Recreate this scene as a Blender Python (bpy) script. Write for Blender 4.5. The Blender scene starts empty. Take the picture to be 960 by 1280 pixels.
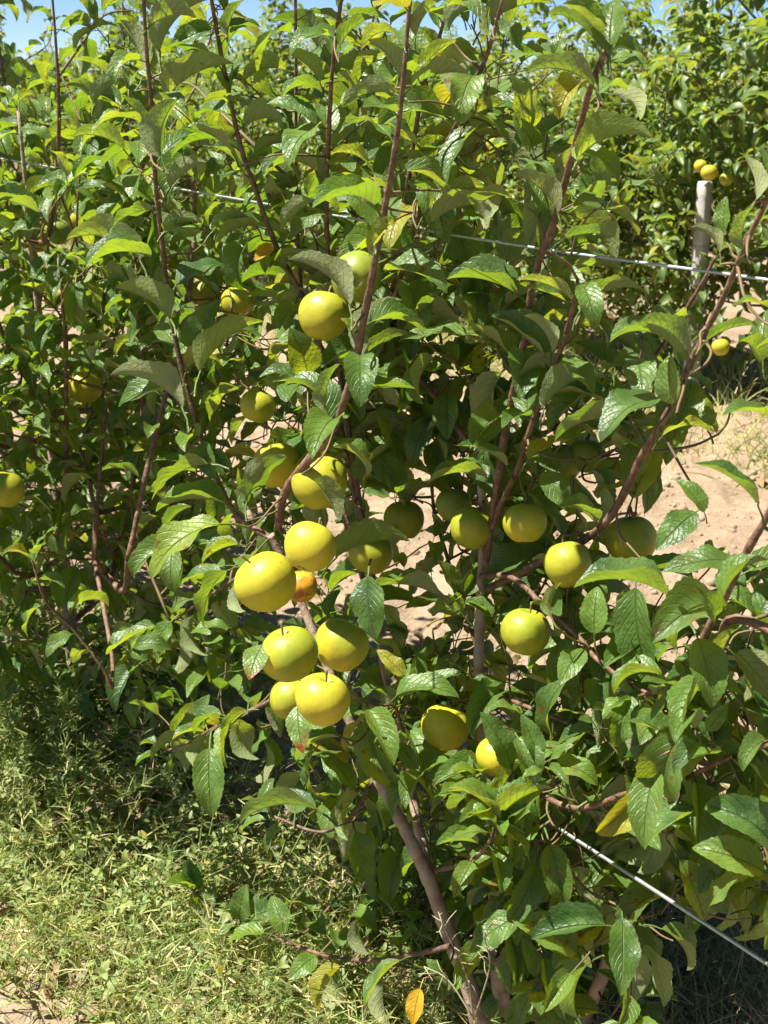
import bpy, math, random
import numpy as np
from mathutils import Vector, Matrix, Euler

random.seed(7)
rng = np.random.default_rng(11)
scene = bpy.context.scene
col = scene.collection
R = math.radians

# ------------------------------------------------------------------ camera
CAM = np.array([0.0, 0.0, 1.5])
PITCH = R(20.0)
FPX = 1500.0                                   # focal length in photograph pixels (960 x 1280)
cam_d = bpy.data.cameras.new('camera')
cam = bpy.data.objects.new('camera', cam_d)
col.objects.link(cam)
cam.location = CAM
cam.rotation_euler = (math.pi / 2 - PITCH, 0, 0)
cam_d.sensor_fit = 'VERTICAL'
cam_d.sensor_height = 24.0
cam_d.lens = 24.0 * FPX / 1280.0
cam_d.clip_start = 0.02
cam_d.clip_end = 2000
cam_d.dof.use_dof = True
cam_d.dof.focus_distance = 1.62
cam_d.dof.aperture_fstop = 9.0
scene.camera = cam

# ------------------------------------------------------------------ sky, sun, exposure
SUN_EL = R(64)
SUN_AZ = R(-94)                                # from +Y (view direction) towards +X; negative = left
sun_dir = np.array([math.sin(SUN_AZ) * math.cos(SUN_EL), math.cos(SUN_AZ) * math.cos(SUN_EL), math.sin(SUN_EL)])
world = bpy.data.worlds.new('World')
scene.world = world
world.use_nodes = True
wn = world.node_tree
wn.nodes.clear()
sky = wn.nodes.new('ShaderNodeTexSky')
sky.sky_type = 'NISHITA'
sky.sun_disc = False
sky.sun_elevation = SUN_EL
sky.sun_rotation = SUN_AZ
sky.altitude = 2500
sky.air_density = 0.75
sky.dust_density = 0.0
sky.ozone_density = 6.0
bgn = wn.nodes.new('ShaderNodeBackground')
bgn.inputs['Strength'].default_value = 0.05
wout = wn.nodes.new('ShaderNodeOutputWorld')
wn.links.new(sky.outputs[0], bgn.inputs['Color'])
wn.links.new(bgn.outputs[0], wout.inputs['Surface'])
sun_l = bpy.data.lights.new('sun', 'SUN')
sun_l.energy = 5.0
sun_l.angle = R(0.53)
sun_l.color = (1.0, 0.95, 0.86)
sun = bpy.data.objects.new('sun', sun_l)
col.objects.link(sun)
sun.location = (0, 0, 30)
sun.rotation_euler = Vector(sun_dir).to_track_quat('Z', 'Y').to_euler()
scene.view_settings.view_transform = 'Standard'
scene.view_settings.look = 'None'
scene.view_settings.exposure = 1.55
scene.view_settings.gamma = 1.0
scene.view_settings.use_curve_mapping = False
scene.cycles.max_bounces = 7
scene.cycles.transmission_bounces = 4
scene.cycles.diffuse_bounces = 4

# ------------------------------------------------------------------ frames of reference
ROW_DIR = np.array([-0.616, 0.788])            # the orchard rows run away to the left
ROW_N = np.array([0.788, 0.616])
P1 = 1.0                                       # distance of the first row
ROW_SP = 4.0                                   # row spacing
FWD = np.array([0, math.cos(PITCH), -math.sin(PITCH)])
UPV = np.array([0, math.sin(PITCH), math.cos(PITCH)])

def P(px, py, o=0.0):
    """point in the tree row: o metres in front of the row's middle plane"""
    d = FWD + np.array([(px - 480) / FPX, 0, 0]) + (640 - py) / FPX * UPV
    return CAM + d * ((P1 - o) / float(d[:2] @ ROW_N))

def PZ(px, py, z):
    d = FWD + np.array([(px - 480) / FPX, 0, 0]) + (640 - py) / FPX * UPV
    return CAM + d * z

def proj(p):
    r = np.asarray(p) - CAM
    z = r @ FWD
    zz = np.where(np.abs(z) < 1e-3, 1e-3, z)
    return 480 + FPX * r[..., 0] / zz, 640 - FPX * (r @ UPV) / zz, z

def nrm(v):
    v = np.asarray(v, float)
    return v / (np.linalg.norm(v) + 1e-12)

def row_pt(p, s):
    q = ROW_N * p + ROW_DIR * s
    return np.array([q[0], q[1], 0.0])

def vnoise(x, y, seed=0):
    xi = np.floor(x).astype(np.int64); yi = np.floor(y).astype(np.int64)
    xf = x - xi; yf = y - yi
    def h(a, b):
        n = (a * 374761393 + b * 668265263 + seed * 974634777) & 0xffffffff
        n = ((n ^ (n >> 13)) * 1274126177) & 0xffffffff
        return ((n ^ (n >> 16)) & 0xffff) / 65535.0
    u = xf * xf * (3 - 2 * xf); v = yf * yf * (3 - 2 * yf)
    return (h(xi, yi) * (1 - u) + h(xi + 1, yi) * u) * (1 - v) + (h(xi, yi + 1) * (1 - u) + h(xi + 1, yi + 1) * u) * v

def ground_z(x, y):
    x = np.asarray(x, float); y = np.asarray(y, float)
    q = x * ROW_N[0] + y * ROW_N[1]
    rowd = np.abs((q - P1 + ROW_SP / 2) % ROW_SP - ROW_SP / 2)
    z = 0.05 * np.exp(-(rowd / 0.6) ** 2)
    z = z + 0.05 * (vnoise(x / 0.9, y / 0.9, 1) - .5) + 0.035 * (vnoise(x / 0.28, y / 0.28, 2) - .5)
    c = vnoise(x / 0.11, y / 0.11, 3)
    z = z + 0.06 * np.clip(c - .45, 0, 1) + 0.020 * (vnoise(x / 0.05, y / 0.05, 4) - .5)
    return z - 0.03

# ------------------------------------------------------------------ materials
def newmat(name):
    m = bpy.data.materials.new(name)
    m.use_nodes = True
    nt = m.node_tree
    nt.nodes.clear()
    out = nt.nodes.new('ShaderNodeOutputMaterial')
    return m, nt, out

class NT:
    def __init__(s, nt): s.nt = nt
    def n(s, t, **kw):
        nd = s.nt.nodes.new('ShaderNode' + t)
        for k, v in kw.items(): setattr(nd, k, v)
        return nd
    def l(s, a, b): s.nt.links.new(a, b)
    def m(s, op, a, b=None, c=None, clamp=False):
        nd = s.n('Math', operation=op, use_clamp=clamp)
        for i, v in enumerate((a, b, c)):
            if v is None: continue
            if isinstance(v, (int, float)): nd.inputs[i].default_value = v
            else: s.l(v, nd.inputs[i])
        return nd.outputs[0]
    def mix(s, f, a, b):
        nd = s.n('Mix', data_type='RGBA')
        for sock, v in ((nd.inputs['Factor'], f), (nd.inputs['A'], a), (nd.inputs['B'], b)):
            if isinstance(v, (int, float)): sock.default_value = v
            elif isinstance(v, tuple): sock.default_value = (*v, 1)
            else: s.l(v, sock)
        return nd.outputs['Result']
    def ramp(s, f, stops):
        nd = s.n('ValToRGB')
        while len(nd.color_ramp.elements) < len(stops): nd.color_ramp.elements.new(0.5)
        for e, (p, c) in zip(nd.color_ramp.elements, stops):
            e.position = p; e.color = (*c, 1) if isinstance(c, tuple) else (c, c, c, 1)
        s.l(f, nd.inputs[0])
        return nd.outputs['Color']
    def noise(s, scale, detail=3, vec=None, rough=.55):
        nd = s.n('TexNoise')
        nd.inputs['Scale'].default_value = scale; nd.inputs['Detail'].default_value = detail
        nd.inputs['Roughness'].default_value = rough
        if vec is not None: s.l(vec, nd.inputs['Vector'])
        return nd.outputs['Fac']

def leaf_material(name, top_a, top_b, under, trans_a, trans_b, tfac=0.42, veins=True, rough=0.42, scorch=0.0, yellowing=True):
    mt, nt, out = newmat(name)
    k = NT(nt)
    uv = k.n('UVMap'); uv.uv_map = 'UVMap'
    sep = k.n('SeparateXYZ'); k.l(uv.outputs[0], sep.inputs[0])
    u = k.m('ABSOLUTE', k.m('MULTIPLY_ADD', sep.outputs[0], 2.0, -1.0))
    v = sep.outputs[1]
    at = k.n('Attribute'); at.attribute_name = 'rnd'
    oi = k.n('ObjectInfo')
    r = k.m('FRACT', k.m('ADD', at.outputs['Fac'], oi.outputs['Random']))
    r2 = k.m('FRACT', k.m('MULTIPLY', r, 7.31))
    r3 = k.m('FRACT', k.m('MULTIPLY', r, 37.7))
    geo = k.n('NewGeometry')
    tc = k.n('TexCoord')
    pos = geo.outputs['Position']
    blot = k.noise(38, 3, pos)
    blot2 = k.noise(140, 2, pos)
    # veins: midrib and slanting laterals
    mid = k.m('SUBTRACT', 1.0, k.m('SMOOTHSTEP', 0.0, 0.075, u) if False else k.m('MULTIPLY', u, 14.0), clamp=True)
    ph = k.m('FRACT', k.m('SUBTRACT', k.m('MULTIPLY', v, 8.0), k.m('MULTIPLY', k.m('POWER', u, 1.2), 2.6)))
    lat = k.m('SUBTRACT', 1.0, k.m('MULTIPLY', k.m('ABSOLUTE', k.m('SUBTRACT', ph, .5)), 9.0), clamp=True)
    lat = k.m('MULTIPLY', lat, k.m('SUBTRACT', 1.0, k.m('MULTIPLY', u, .75)))
    vein = k.m('MAXIMUM', mid, k.m('MULTIPLY', lat, .45))
    pet = k.m('LESS_THAN', v, 0.0)
    vein = k.m('MAXIMUM', vein, pet)
    top = k.mix(r, top_a, top_b)
    top = k.mix(k.m('MULTIPLY', k.m('SUBTRACT', blot, .35, clamp=True), 1.4, clamp=True), top, tuple(min(1, c * 1.5) for c in top_b))
    und = k.mix(k.m('MULTIPLY', blot, .8), under, tuple(c * .72 for c in under))
    tr = k.mix(r2, trans_a, trans_b)
    if yellowing:
        yl = k.m('GREATER_THAN', r3, 0.98)
        top = k.mix(k.m('MULTIPLY', yl, .75), top, (.30, .27, .02))
        und = k.mix(k.m('MULTIPLY', yl, .6), und, (.36, .32, .06))
        tr = k.mix(k.m('MULTIPLY', yl, .8), tr, (.62, .50, .02))
    top = k.mix(k.m('MULTIPLY', vein, .35), top, (.20, .27, .07))
    und = k.mix(k.m('MULTIPLY', vein, .55), und, (.36, .40, .20))
    tr = k.mix(k.m('MULTIPLY', vein, .75), tr, (.16, .20, .02))
    tr = k.mix(k.m('MULTIPLY', k.m('SUBTRACT', blot, .4, clamp=True), 1.6, clamp=True), tr, tuple(c * .45 for c in trans_a))
    # specks and dust
    spk = k.m('MULTIPLY', k.m('GREATER_THAN', blot2, .70), .35)
    top = k.mix(spk, top, (.22, .22, .10))
    dust = k.m('MULTIPLY', k.m('SUBTRACT', k.noise(16, 2, pos), .45, clamp=True), .35, clamp=True)
    top = k.mix(dust, top, (.30, .31, .22))
    brn = k.m('MULTIPLY', k.m('GREATER_THAN', r2, .72), k.m('MULTIPLY', k.m('SUBTRACT', k.noise(60, 2, pos), .63, clamp=True), 14.0, clamp=True))
    brn = k.m('MULTIPLY', brn, .8)
    top = k.mix(brn, top, (.16, .075, .02)); und = k.mix(brn, und, (.17, .09, .035)); tr = k.mix(brn, tr, (.16, .06, .01))
    if scorch > 0:
        edge = k.m('MULTIPLY', k.m('ADD', k.m('SUBTRACT', v, .62), k.m('MULTIPLY', k.m('SUBTRACT', k.noise(55, 3, pos), .5), 1.2)), 4.0, clamp=True)
        e2 = k.m('MULTIPLY', edge, scorch)
        top = k.mix(e2, top, (.24, .075, .015)); und = k.mix(e2, und, (.22, .08, .02)); tr = k.mix(e2, tr, (.28, .08, .01))
    cc = k.mix(geo.outputs['Backfacing'], top, und)
    rg = k.m('ADD', k.m('MULTIPLY', geo.outputs['Backfacing'], .34), k.m('MULTIPLY_ADD', blot, .22, rough - .1))
    pr = k.n('BsdfPrincipled')
    k.l(cc, pr.inputs['Base Color']); k.l(rg, pr.inputs['Roughness'])
    pr.inputs['Specular IOR Level'].default_value = .5
    if veins:
        bp = k.n('Bump'); bp.inputs['Strength'].default_value = .7; bp.inputs['Distance'].default_value = .0033
        hgt = k.m('ADD', k.m('MULTIPLY', vein, -.9), k.m('MULTIPLY', k.noise(210, 2, pos), .55))
        k.l(hgt, bp.inputs['Height']); k.l(bp.outputs[0], pr.inputs['Normal'])
    tb = k.n('BsdfTranslucent'); k.l(tr, tb.inputs['Color'])
    if veins: k.l(bp.outputs[0], tb.inputs['Normal'])
    ms = k.n('MixShader'); ms.inputs[0].default_value = tfac
    k.l(pr.outputs[0], ms.inputs[1]); k.l(tb.outputs[0], ms.inputs[2]); k.l(ms.outputs[0], out.inputs['Surface'])
    return mt

M = {}
M['leaf'] = leaf_material('apple_leaf', (.022, .066, .016), (.095, .170, .024), (.26, .295, .13), (.20, .37, .010), (.52, .60, .02), tfac=.38)
M['leaf_far'] = leaf_material('apple_leaf_row', (.052, .105, .026), (.115, .175, .034), (.23, .26, .11), (.22, .36, .02), (.44, .50, .03), tfac=.38, veins=False, rough=.45)
M['leaf_lime'] = leaf_material('lime_leaf', (.10, .18, .018), (.15, .23, .022), (.20, .25, .08), (.45, .58, .02), (.58, .62, .03), tfac=.45)
M['leaf_yellow'] = leaf_material('yellow_leaf', (.42, .30, .015), (.48, .27, .01), (.45, .32, .05), (.75, .42, .01), (.8, .5, .02), tfac=.4, yellowing=False)
M['leaf_scorched'] = leaf_material('scorched_leaf', (.07, .15, .02), (.10, .17, .03), (.18, .22, .08), (.35, .48, .03), (.4, .5, .03), tfac=.35, scorch=1.0, yellowing=False)
M['leaf_dead'] = leaf_material('dead_leaf', (.17, .09, .04), (.26, .16, .07), (.27, .19, .11), (.2, .1, .03), (.3, .17, .05), tfac=.15, yellowing=False, rough=.7)
M['weed'] = leaf_material('weed_leaf', (.12, .185, .05), (.23, .27, .08), (.22, .26, .11), (.30, .40, .05), (.42, .44, .07), tfac=.35, veins=False, rough=.55)

def simple_mat(name, cols, scale=20, rough=.7, bump=0.0, bscale=60, spec=.4, coord='pos', attr=False, dist=.004):
    mt, nt, out = newmat(name); k = NT(nt)
    geo = k.n('NewGeometry'); tc = k.n('TexCoord')
    vec = geo.outputs['Position'] if coord == 'pos' else tc.outputs['Object']
    f = k.noise(scale, 4, vec)
    if attr:
        at = k.n('Attribute'); at.attribute_name = 'rnd'
        f = k.m('MULTIPLY_ADD', k.m('SUBTRACT', f, .5), .5, at.outputs['Fac'])
    c = k.ramp(f, [(.05 + .9 * i / (len(cols) - 1) if attr else .28 + .44 * i / (len(cols) - 1), cc) for i, cc in enumerate(cols)])
    pr = k.n('BsdfPrincipled'); k.l(c, pr.inputs['Base Color']); pr.inputs['Roughness'].default_value = rough
    pr.inputs['Specular IOR Level'].default_value = spec
    if bump:
        bp = k.n('Bump'); bp.inputs['Strength'].default_value = bump; bp.inputs['Distance'].default_value = dist
        k.l(k.noise(bscale, 4, vec), bp.inputs['Height']); k.l(bp.outputs[0], pr.inputs['Normal'])
    k.l(pr.outputs[0], out.inputs['Surface'])
    return mt, k, pr, out

M['bark'] = simple_mat('young_bark', [(.070, .038, .026), (.140, .075, .047), (.23, .145, .095)], 90, .6, .6, 160)[0]
M['trunk'] = simple_mat('trunk_bark', [(.19, .13, .09), (.30, .215, .155), (.40, .31, .235)], 34, .75, .8, 90)[0]
M['twig'] = simple_mat('green_twig', [(.09, .055, .03), (.14, .10, .04), (.16, .075, .04)], 25, .6)[0]
M['concrete'] = simple_mat('concrete', [(.30, .29, .27), (.42, .41, .38), (.50, .48, .45)], 14, .9, .7, 70)[0]
M['wire'] = None
mt, k, pr, out = simple_mat('galvanised_wire', [(.33, .38, .36), (.50, .54, .53)], 90, .5, .08, 300)
pr.inputs['Metallic'].default_value = .75
M['wire'] = mt
M['stem'] = simple_mat('fruit_stem', [(.12, .08, .03), (.20, .15, .05)], 60, .7)[0]
M['calyx'] = simple_mat('dry_calyx', [(.05, .035, .02), (.14, .10, .05)], 120, .9)[0]
M['dry_weed'] = simple_mat('dry_weed_stem', [(.20, .18, .08), (.34, .30, .16), (.42, .36, .22)], 8, .8, attr=True)[0]
M['dead_twig'] = simple_mat('dead_white_twig', [(.20, .18, .10), (.32, .29, .18)], 30, .85)[0]
M['clod'] = simple_mat('soil_clod', [(.19, .135, .088), (.275, .20, .132), (.36, .275, .19)], 22, .95, .6, 120)[0]

def blade_mat(name, cols, tcol, tf):
    mt, k, pr, out = simple_mat(name, cols, 6, .55, attr=True)
    tb = k.n('BsdfTranslucent'); tb.inputs['Color'].default_value = (*tcol, 1)
    ms = k.n('MixShader'); ms.inputs[0].default_value = tf
    k.l(pr.outputs[0], ms.inputs[1]); k.l(tb.outputs[0], ms.inputs[2]); k.l(ms.outputs[0], out.inputs['Surface'])
    return mt
M['grass'] = blade_mat('grass_blade', [(.09, .165, .05), (.21, .28, .085), (.37, .38, .135), (.52, .44, .21)], (.50, .56, .09), .32)
M['fine_weed'] = blade_mat('fine_weed', [(.10, .14, .045), (.20, .21, .08), (.34, .30, .16), (.46, .38, .24)], (.26, .27, .07), .2)

# soil
mt, nt, out = newmat('dry_soil'); k = NT(nt)
geo = k.n('NewGeometry'); pos = geo.outputs['Position']
f = k.m('ADD', k.m('MULTIPLY', k.noise(2.2, 4, pos), .5), k.m('MULTIPLY', k.noise(26, 5, pos, .65), .5))
c = k.ramp(f, [(.30, (.17, .12, .078)), (.48, (.275, .20, .132)), (.66, (.36, .275, .19))])
c = k.mix(k.m('MULTIPLY', k.m('GREATER_THAN', k.noise(180, 2, pos), .66), .35), c, (.24, .16, .10))
pr = k.n('BsdfPrincipled'); k.l(c, pr.inputs['Base Color']); pr.inputs['Roughness'].default_value = .96
pr.inputs['Specular IOR Level'].default_value = .15
bp = k.n('Bump'); bp.inputs['Strength'].default_value = .9; bp.inputs['Distance'].default_value = .012
k.l(k.m('ADD', k.noise(48, 6, pos, .7), k.m('MULTIPLY', k.noise(160, 4, pos), .5)), bp.inputs['Height'])
k.l(bp.outputs[0], pr.inputs['Normal']); k.l(pr.outputs[0], out.inputs['Surface'])
M['soil'] = mt

def apple_material(name, shade, yellow, blush=None, blush_amt=0.0):
    mt, nt, out = newmat(name); k = NT(nt)
    tc = k.n('TexCoord'); oi = k.n('ObjectInfo')
    off = k.n('VectorMath', operation='ADD')
    k.l(tc.outputs['Object'], off.inputs[0])
    cx = k.n('CombineXYZ'); k.l(k.m('MULTIPLY', oi.outputs['Random'], 13.0), cx.inputs[0]); k.l(cx.outputs[0], off.inputs[1])
    ov = off.outputs[0]
    sp = k.n('SeparateXYZ'); k.l(tc.outputs['Object'], sp.inputs[0])
    big = k.noise(1.1, 2, ov)
    f = k.m('ADD', k.m('MULTIPLY_ADD', big, 1.5, -.45), k.m('MULTIPLY', k.m('SUBTRACT', oi.outputs['Random'], .5), .35))
    f = k.m('ADD', f, k.m('MULTIPLY', sp.outputs[2], -.22), clamp=True)
    c = k.mix(f, shade, yellow)
    # faint meridian streaks
    ang = k.m('ARCTAN2', sp.outputs[1], sp.outputs[0])
    cv = k.n('CombineXYZ'); k.l(k.m('MULTIPLY', ang, 9.0), cv.inputs[0]); k.l(k.m('MULTIPLY', sp.outputs[2], .7), cv.inputs[1]); k.l(oi.outputs['Random'], cv.inputs[2])
    st = k.noise(1.0, 3, cv.outputs[0])
    c = k.mix(k.m('MULTIPLY', k.m('SUBTRACT', st, .42, clamp=True), .7), c, tuple(x * .72 for x in shade))
    if blush:
        b = k.m('MULTIPLY', k.m('SUBTRACT', k.noise(1.6, 3, ov), .44, clamp=True), 6.0 * blush_amt, clamp=True)
        c = k.mix(b, c, blush)
    # lenticels
    vo = k.n('TexVoronoi'); vo.inputs['Scale'].default_value = 9.0; k.l(ov, vo.inputs['Vector'])
    dots = k.m('MULTIPLY', k.m('LESS_THAN', vo.outputs['Distance'], .10), .75)
    c = k.mix(dots, c, (.30, .24, .06))
    bl = k.m('MULTIPLY', k.m('SUBTRACT', k.noise(4.2, 3, ov), .67, clamp=True), 9.0, clamp=True)
    c = k.mix(k.m('MULTIPLY', bl, .55), c, (.22, .13, .035))
    # russet round the stem hollow
    russ = k.m('MULTIPLY', k.m('SUBTRACT', 1.0, k.m('MULTIPLY', k.m('SQRT', k.m('ADD', k.m('MULTIPLY', sp.outputs[0], sp.outputs[0]), k.m('MULTIPLY', sp.outputs[1], sp.outputs[1]))), 3.2), clamp=True), .7)
    c = k.mix(russ, c, (.20, .20, .035))
    pr = k.n('BsdfPrincipled'); k.l(c, pr.inputs['Base Color'])
    pr.inputs['Roughness'].default_value = .46; pr.inputs['Specular IOR Level'].default_value = .35
    pr.inputs['Subsurface Weight'].default_value = .18
    pr.inputs['Subsurface Radius'].default_value = (.9, .55, .08)
    pr.inputs['Subsurface Scale'].default_value = .012
    bp = k.n('Bump'); bp.inputs['Strength'].default_value = .12; bp.inputs['Distance'].default_value = .003
    k.l(k.noise(5.0, 3, ov), bp.inputs['Height']); k.l(bp.outputs[0], pr.inputs['Normal'])
    k.l(pr.outputs[0], out.inputs['Surface'])
    return mt
M['apple'] = apple_material('yellow_green_apple_skin', (.24, .275, .02), (.48, .39, .022))
M['apple_gold'] = apple_material('golden_apple_skin', (.36, .345, .022), (.56, .435, .025))
M['apple_green'] = apple_material('green_apple_skin', (.16, .22, .03), (.26, .28, .025))
M['apple_rot'] = apple_material('orange_apple_skin', (.55, .30, .02), (.66, .38, .02), (.32, .11, .02), .9)

# ------------------------------------------------------------------ mesh helpers
def fast_mesh(name, verts, quads=None, tris=None, uv=None, rnd=None, smooth=True):
    """verts (N,3); faces as index arrays; uv per vertex; rnd per vertex"""
    me = bpy.data.meshes.new(name)
    verts = np.asarray(verts, np.float32)
    loops = []; starts = []; pos = 0
    if quads is not None and len(quads):
        q = np.asarray(quads, np.int32); loops.append(q.ravel()); starts.append(pos + 4 * np.arange(len(q))); pos += 4 * len(q)
    if tris is not None and len(tris):
        t = np.asarray(tris, np.int32); loops.append(t.ravel()); starts.append(pos + 3 * np.arange(len(t))); pos += 3 * len(t)
    loops = np.concatenate(loops).astype(np.int32); starts = np.concatenate(starts).astype(np.int32)
    me.vertices.add(len(verts)); me.vertices.foreach_set('co', verts.ravel())
    me.loops.add(len(loops)); me.loops.foreach_set('vertex_index', loops)
    me.polygons.add(len(starts)); me.polygons.foreach_set('loop_start', starts)
    me.update(calc_edges=True)
    if smooth: me.polygons.foreach_set('use_smooth', np.ones(len(starts), bool))
    if uv is not None:
        l = me.uv_layers.new(name='UVMap')
        l.data.foreach_set('uv', np.asarray(uv, np.float32)[loops].ravel())
    if rnd is not None:
        a = me.attributes.new('rnd', 'FLOAT', 'POINT'); a.data.foreach_set('value', np.asarray(rnd, np.float32))
    me.validate()
    return me

def link(name, me, mat=None, parent=None, loc=None, **props):
    o = bpy.data.objects.new(name, me)
    col.objects.link(o)
    if mat is not None and me is not None and not me.materials: me.materials.append(mat)
    if parent is not None: o.parent = parent
    if loc is not None: o.location = [float(x) for x in loc]
    for a, b in props.items(): o[a] = b
    return o

def smooth_path(pts, n=5):
    pts = np.asarray(pts, float)
    if len(pts) < 3: return np.array([pts[0] + (pts[-1] - pts[0]) * t for t in np.linspace(0, 1, n + 1)])
    ext = np.vstack([2 * pts[0] - pts[1], pts, 2 * pts[-1] - pts[-2]])
    res = []
    for i in range(1, len(ext) - 2):
        p0, p1, p2, p3 = ext[i - 1:i + 3]
        for t in np.linspace(0, 1, n, endpoint=False):
            res.append(.5 * (2 * p1 + (p2 - p0) * t + (2 * p0 - 5 * p1 + 4 * p2 - p3) * t * t + (3 * p1 - p0 - 3 * p2 + p3) * t ** 3))
    res.append(ext[-2])
    return np.array(res)

def tube(path, radii, sides=8, knob=0.0):
    path = np.asarray(path, float); n = len(path)
    radii = np.interp(np.linspace(0, 1, n), np.linspace(0, 1, len(radii)), radii)
    if knob: radii = radii * (1 + knob * (rng.random(n) - .4))
    tg = np.gradient(path, axis=0); tg /= np.linalg.norm(tg, axis=1)[:, None] + 1e-12
    a = np.cross(tg[0], [.31, .9, .2]); a = nrm(a)
    V = []
    for i in range(n):
        a = nrm(a - tg[i] * (a @ tg[i])); b = np.cross(tg[i], a)
        th = np.linspace(0, 2 * math.pi, sides, endpoint=False)
        V.append(path[i] + radii[i] * (np.cos(th)[:, None] * a + np.sin(th)[:, None] * b))
    V = np.vstack(V)
    V = np.vstack([V, path[0], path[-1]])
    Q = []
    for i in range(n - 1):
        for j in range(sides):
            j2 = (j + 1) % sides
            Q.append((i * sides + j, i * sides + j2, (i + 1) * sides + j2, (i + 1) * sides + j))
    T = [(n * sides, (j + 1) % sides, j) for j in range(sides)]
    T += [(n * sides + 1, (n - 1) * sides + j, (n - 1) * sides + (j + 1) % sides) for j in range(sides)]
    return V, Q, T

class Acc:
    def __init__(s): s.V = []; s.Q = []; s.T = []; s.n = 0
    def add(s, V, Q=(), T=()):
        V = np.asarray(V, float)
        if len(Q): s.Q.append(np.asarray(Q, int) + s.n)
        if len(T): s.T.append(np.asarray(T, int) + s.n)
        s.V.append(V); s.n += len(V)
    def mesh(s, name, origin=(0, 0, 0), rnd=None):
        return fast_mesh(name, np.vstack(s.V) - np.asarray(origin), np.vstack(s.Q) if s.Q else None, np.vstack(s.T) if s.T else None, rnd=rnd)

# ------------------------------------------------------------------ leaf templates
# local frame: blade base at the origin, +Y along the midrib, +Z the upper face; unit blade length; petiole behind it
def leaf_template(ns, nc, fold, bend, wave, twist, serr, hw=.245, curl=0.0, seed=0, pet=.30):
    r = np.random.default_rng(seed)
    t = np.linspace(0, 1, ns + 1)
    prof = np.sin(np.pi * np.clip(t, 0, 1) ** .82) ** .78 * (1 - .18 * t)
    prof = prof / prof.max() * hw
    prof[0] = .012; prof[-1] = .004
    ang = bend * (t ** 1.15)
    y = np.concatenate([[0], np.cumsum(np.cos((ang[1:] + ang[:-1]) / 2) / ns)])
    z = -np.concatenate([[0], np.cumsum(np.sin((ang[1:] + ang[:-1]) / 2) / ns)])
    us = np.linspace(-1, 1, nc + 1)
    ph = r.random() * 6.28
    V = []; UV = []
    for i in range(ns + 1):
        tw = twist * t[i]
        for u in us:
            w = prof[i]
            if abs(u) == 1 and 0 < i < ns: w *= (1 + serr * (1 if i % 2 else -1))
            x = u * w
            f = fold * abs(x) - curl * (abs(u) ** 2) * w
            wv = wave * (abs(u) ** 1.5) * math.sin(t[i] * 13 + ph + (1.7 if u > 0 else 0)) * w / hw
            zz = f + wv
            ca, sa = math.cos(ang[i]), math.sin(ang[i])
            lx, lz = x * math.cos(tw) - zz * math.sin(tw), x * math.sin(tw) + zz * math.cos(tw)
            V.append((lx * (1 - .12 * abs(fold)), y[i] + lz * sa, z[i] + lz * ca)); UV.append(((u + 1) / 2, t[i]))
    Q = []
    m = nc + 1
    for i in range(ns):
        for j in range(nc): Q.append((i * m + j, i * m + j + 1, (i + 1) * m + j + 1, (i + 1) * m + j))
    n0 = len(V)
    if pet:
        pp = [(0, .02, 0), (0, -pet * .5, -.03), (0, -pet, -.10)]
        sides = 3
        for i, c in enumerate(pp):
            rad = .0135 + .004 * i
            for j in range(sides):
                a = j * 2 * math.pi / sides + .5
                V.append((c[0] + rad * math.cos(a), c[1], c[2] + rad * math.sin(a))); UV.append((.5, -.2))
        for i in range(2):
            for j in range(sides):
                j2 = (j + 1) % sides
                Q.append((n0 + i * sides + j, n0 + i * sides + j2, n0 + (i + 1) * sides + j2, n0 + (i + 1) * sides + j))
    V = np.array(V)
    tip = np.array([0, y[-1], z[-1]])
    return dict(V=V, Q=np.array(Q), UV=np.array(UV), tip=tip)

SPEC = [  # fold, bend, wave, twist, curl
    (.45, .80, .024, .10, 0), (.70, 1.10, .030, -.25, 0), (.25, .55, .034, .2, .05), (.85, 1.30, .026, .15, 0),
    (.40, 1.50, .034, -.1, .0), (.95, .80, .026, .3, 0), (.15, 1.0, .045, -.35, .12), (.55, .40, .030, .05, 0),
    (.75, 1.75, .034, .35, 0), (.35, 1.2, .050, .4, 0)]
HI = [leaf_template(22, 4, f * 1.15, b, w * 1.15, tw, .032, curl=c, seed=i) for i, (f, b, w, tw, c) in enumerate(SPEC)]
MD = [leaf_template(8, 2, f, b, w, tw, .0, curl=c, seed=i) for i, (f, b, w, tw, c) in enumerate(SPEC)]
ME = [leaf_template(14, 4, f * 1.15, b, w * 1.15, tw, .03, curl=c, seed=i) for i, (f, b, w, tw, c) in enumerate(SPEC)]
LO = [leaf_template(4, 2, f, b, 0, tw, 0, seed=i, pet=0) for i, (f, b, w, tw, c) in enumerate(SPEC)]
TINY = [leaf_template(5, 2, .3, b, 0, 0, 0, hw=.25, seed=i, pet=0) for i, b in enumerate((.2, .8))]
LEAFMESH = {}
def leaf_mesh(i, mat):
    key = (i, mat)
    if key not in LEAFMESH:
        t = HI[i]
        me = fast_mesh('leaf', t['V'], t['Q'], uv=t['UV'], rnd=np.zeros(len(t['V'])))
        me.materials.append(M[mat]); LEAFMESH[key] = me
    return LEAFMESH[key]

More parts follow.
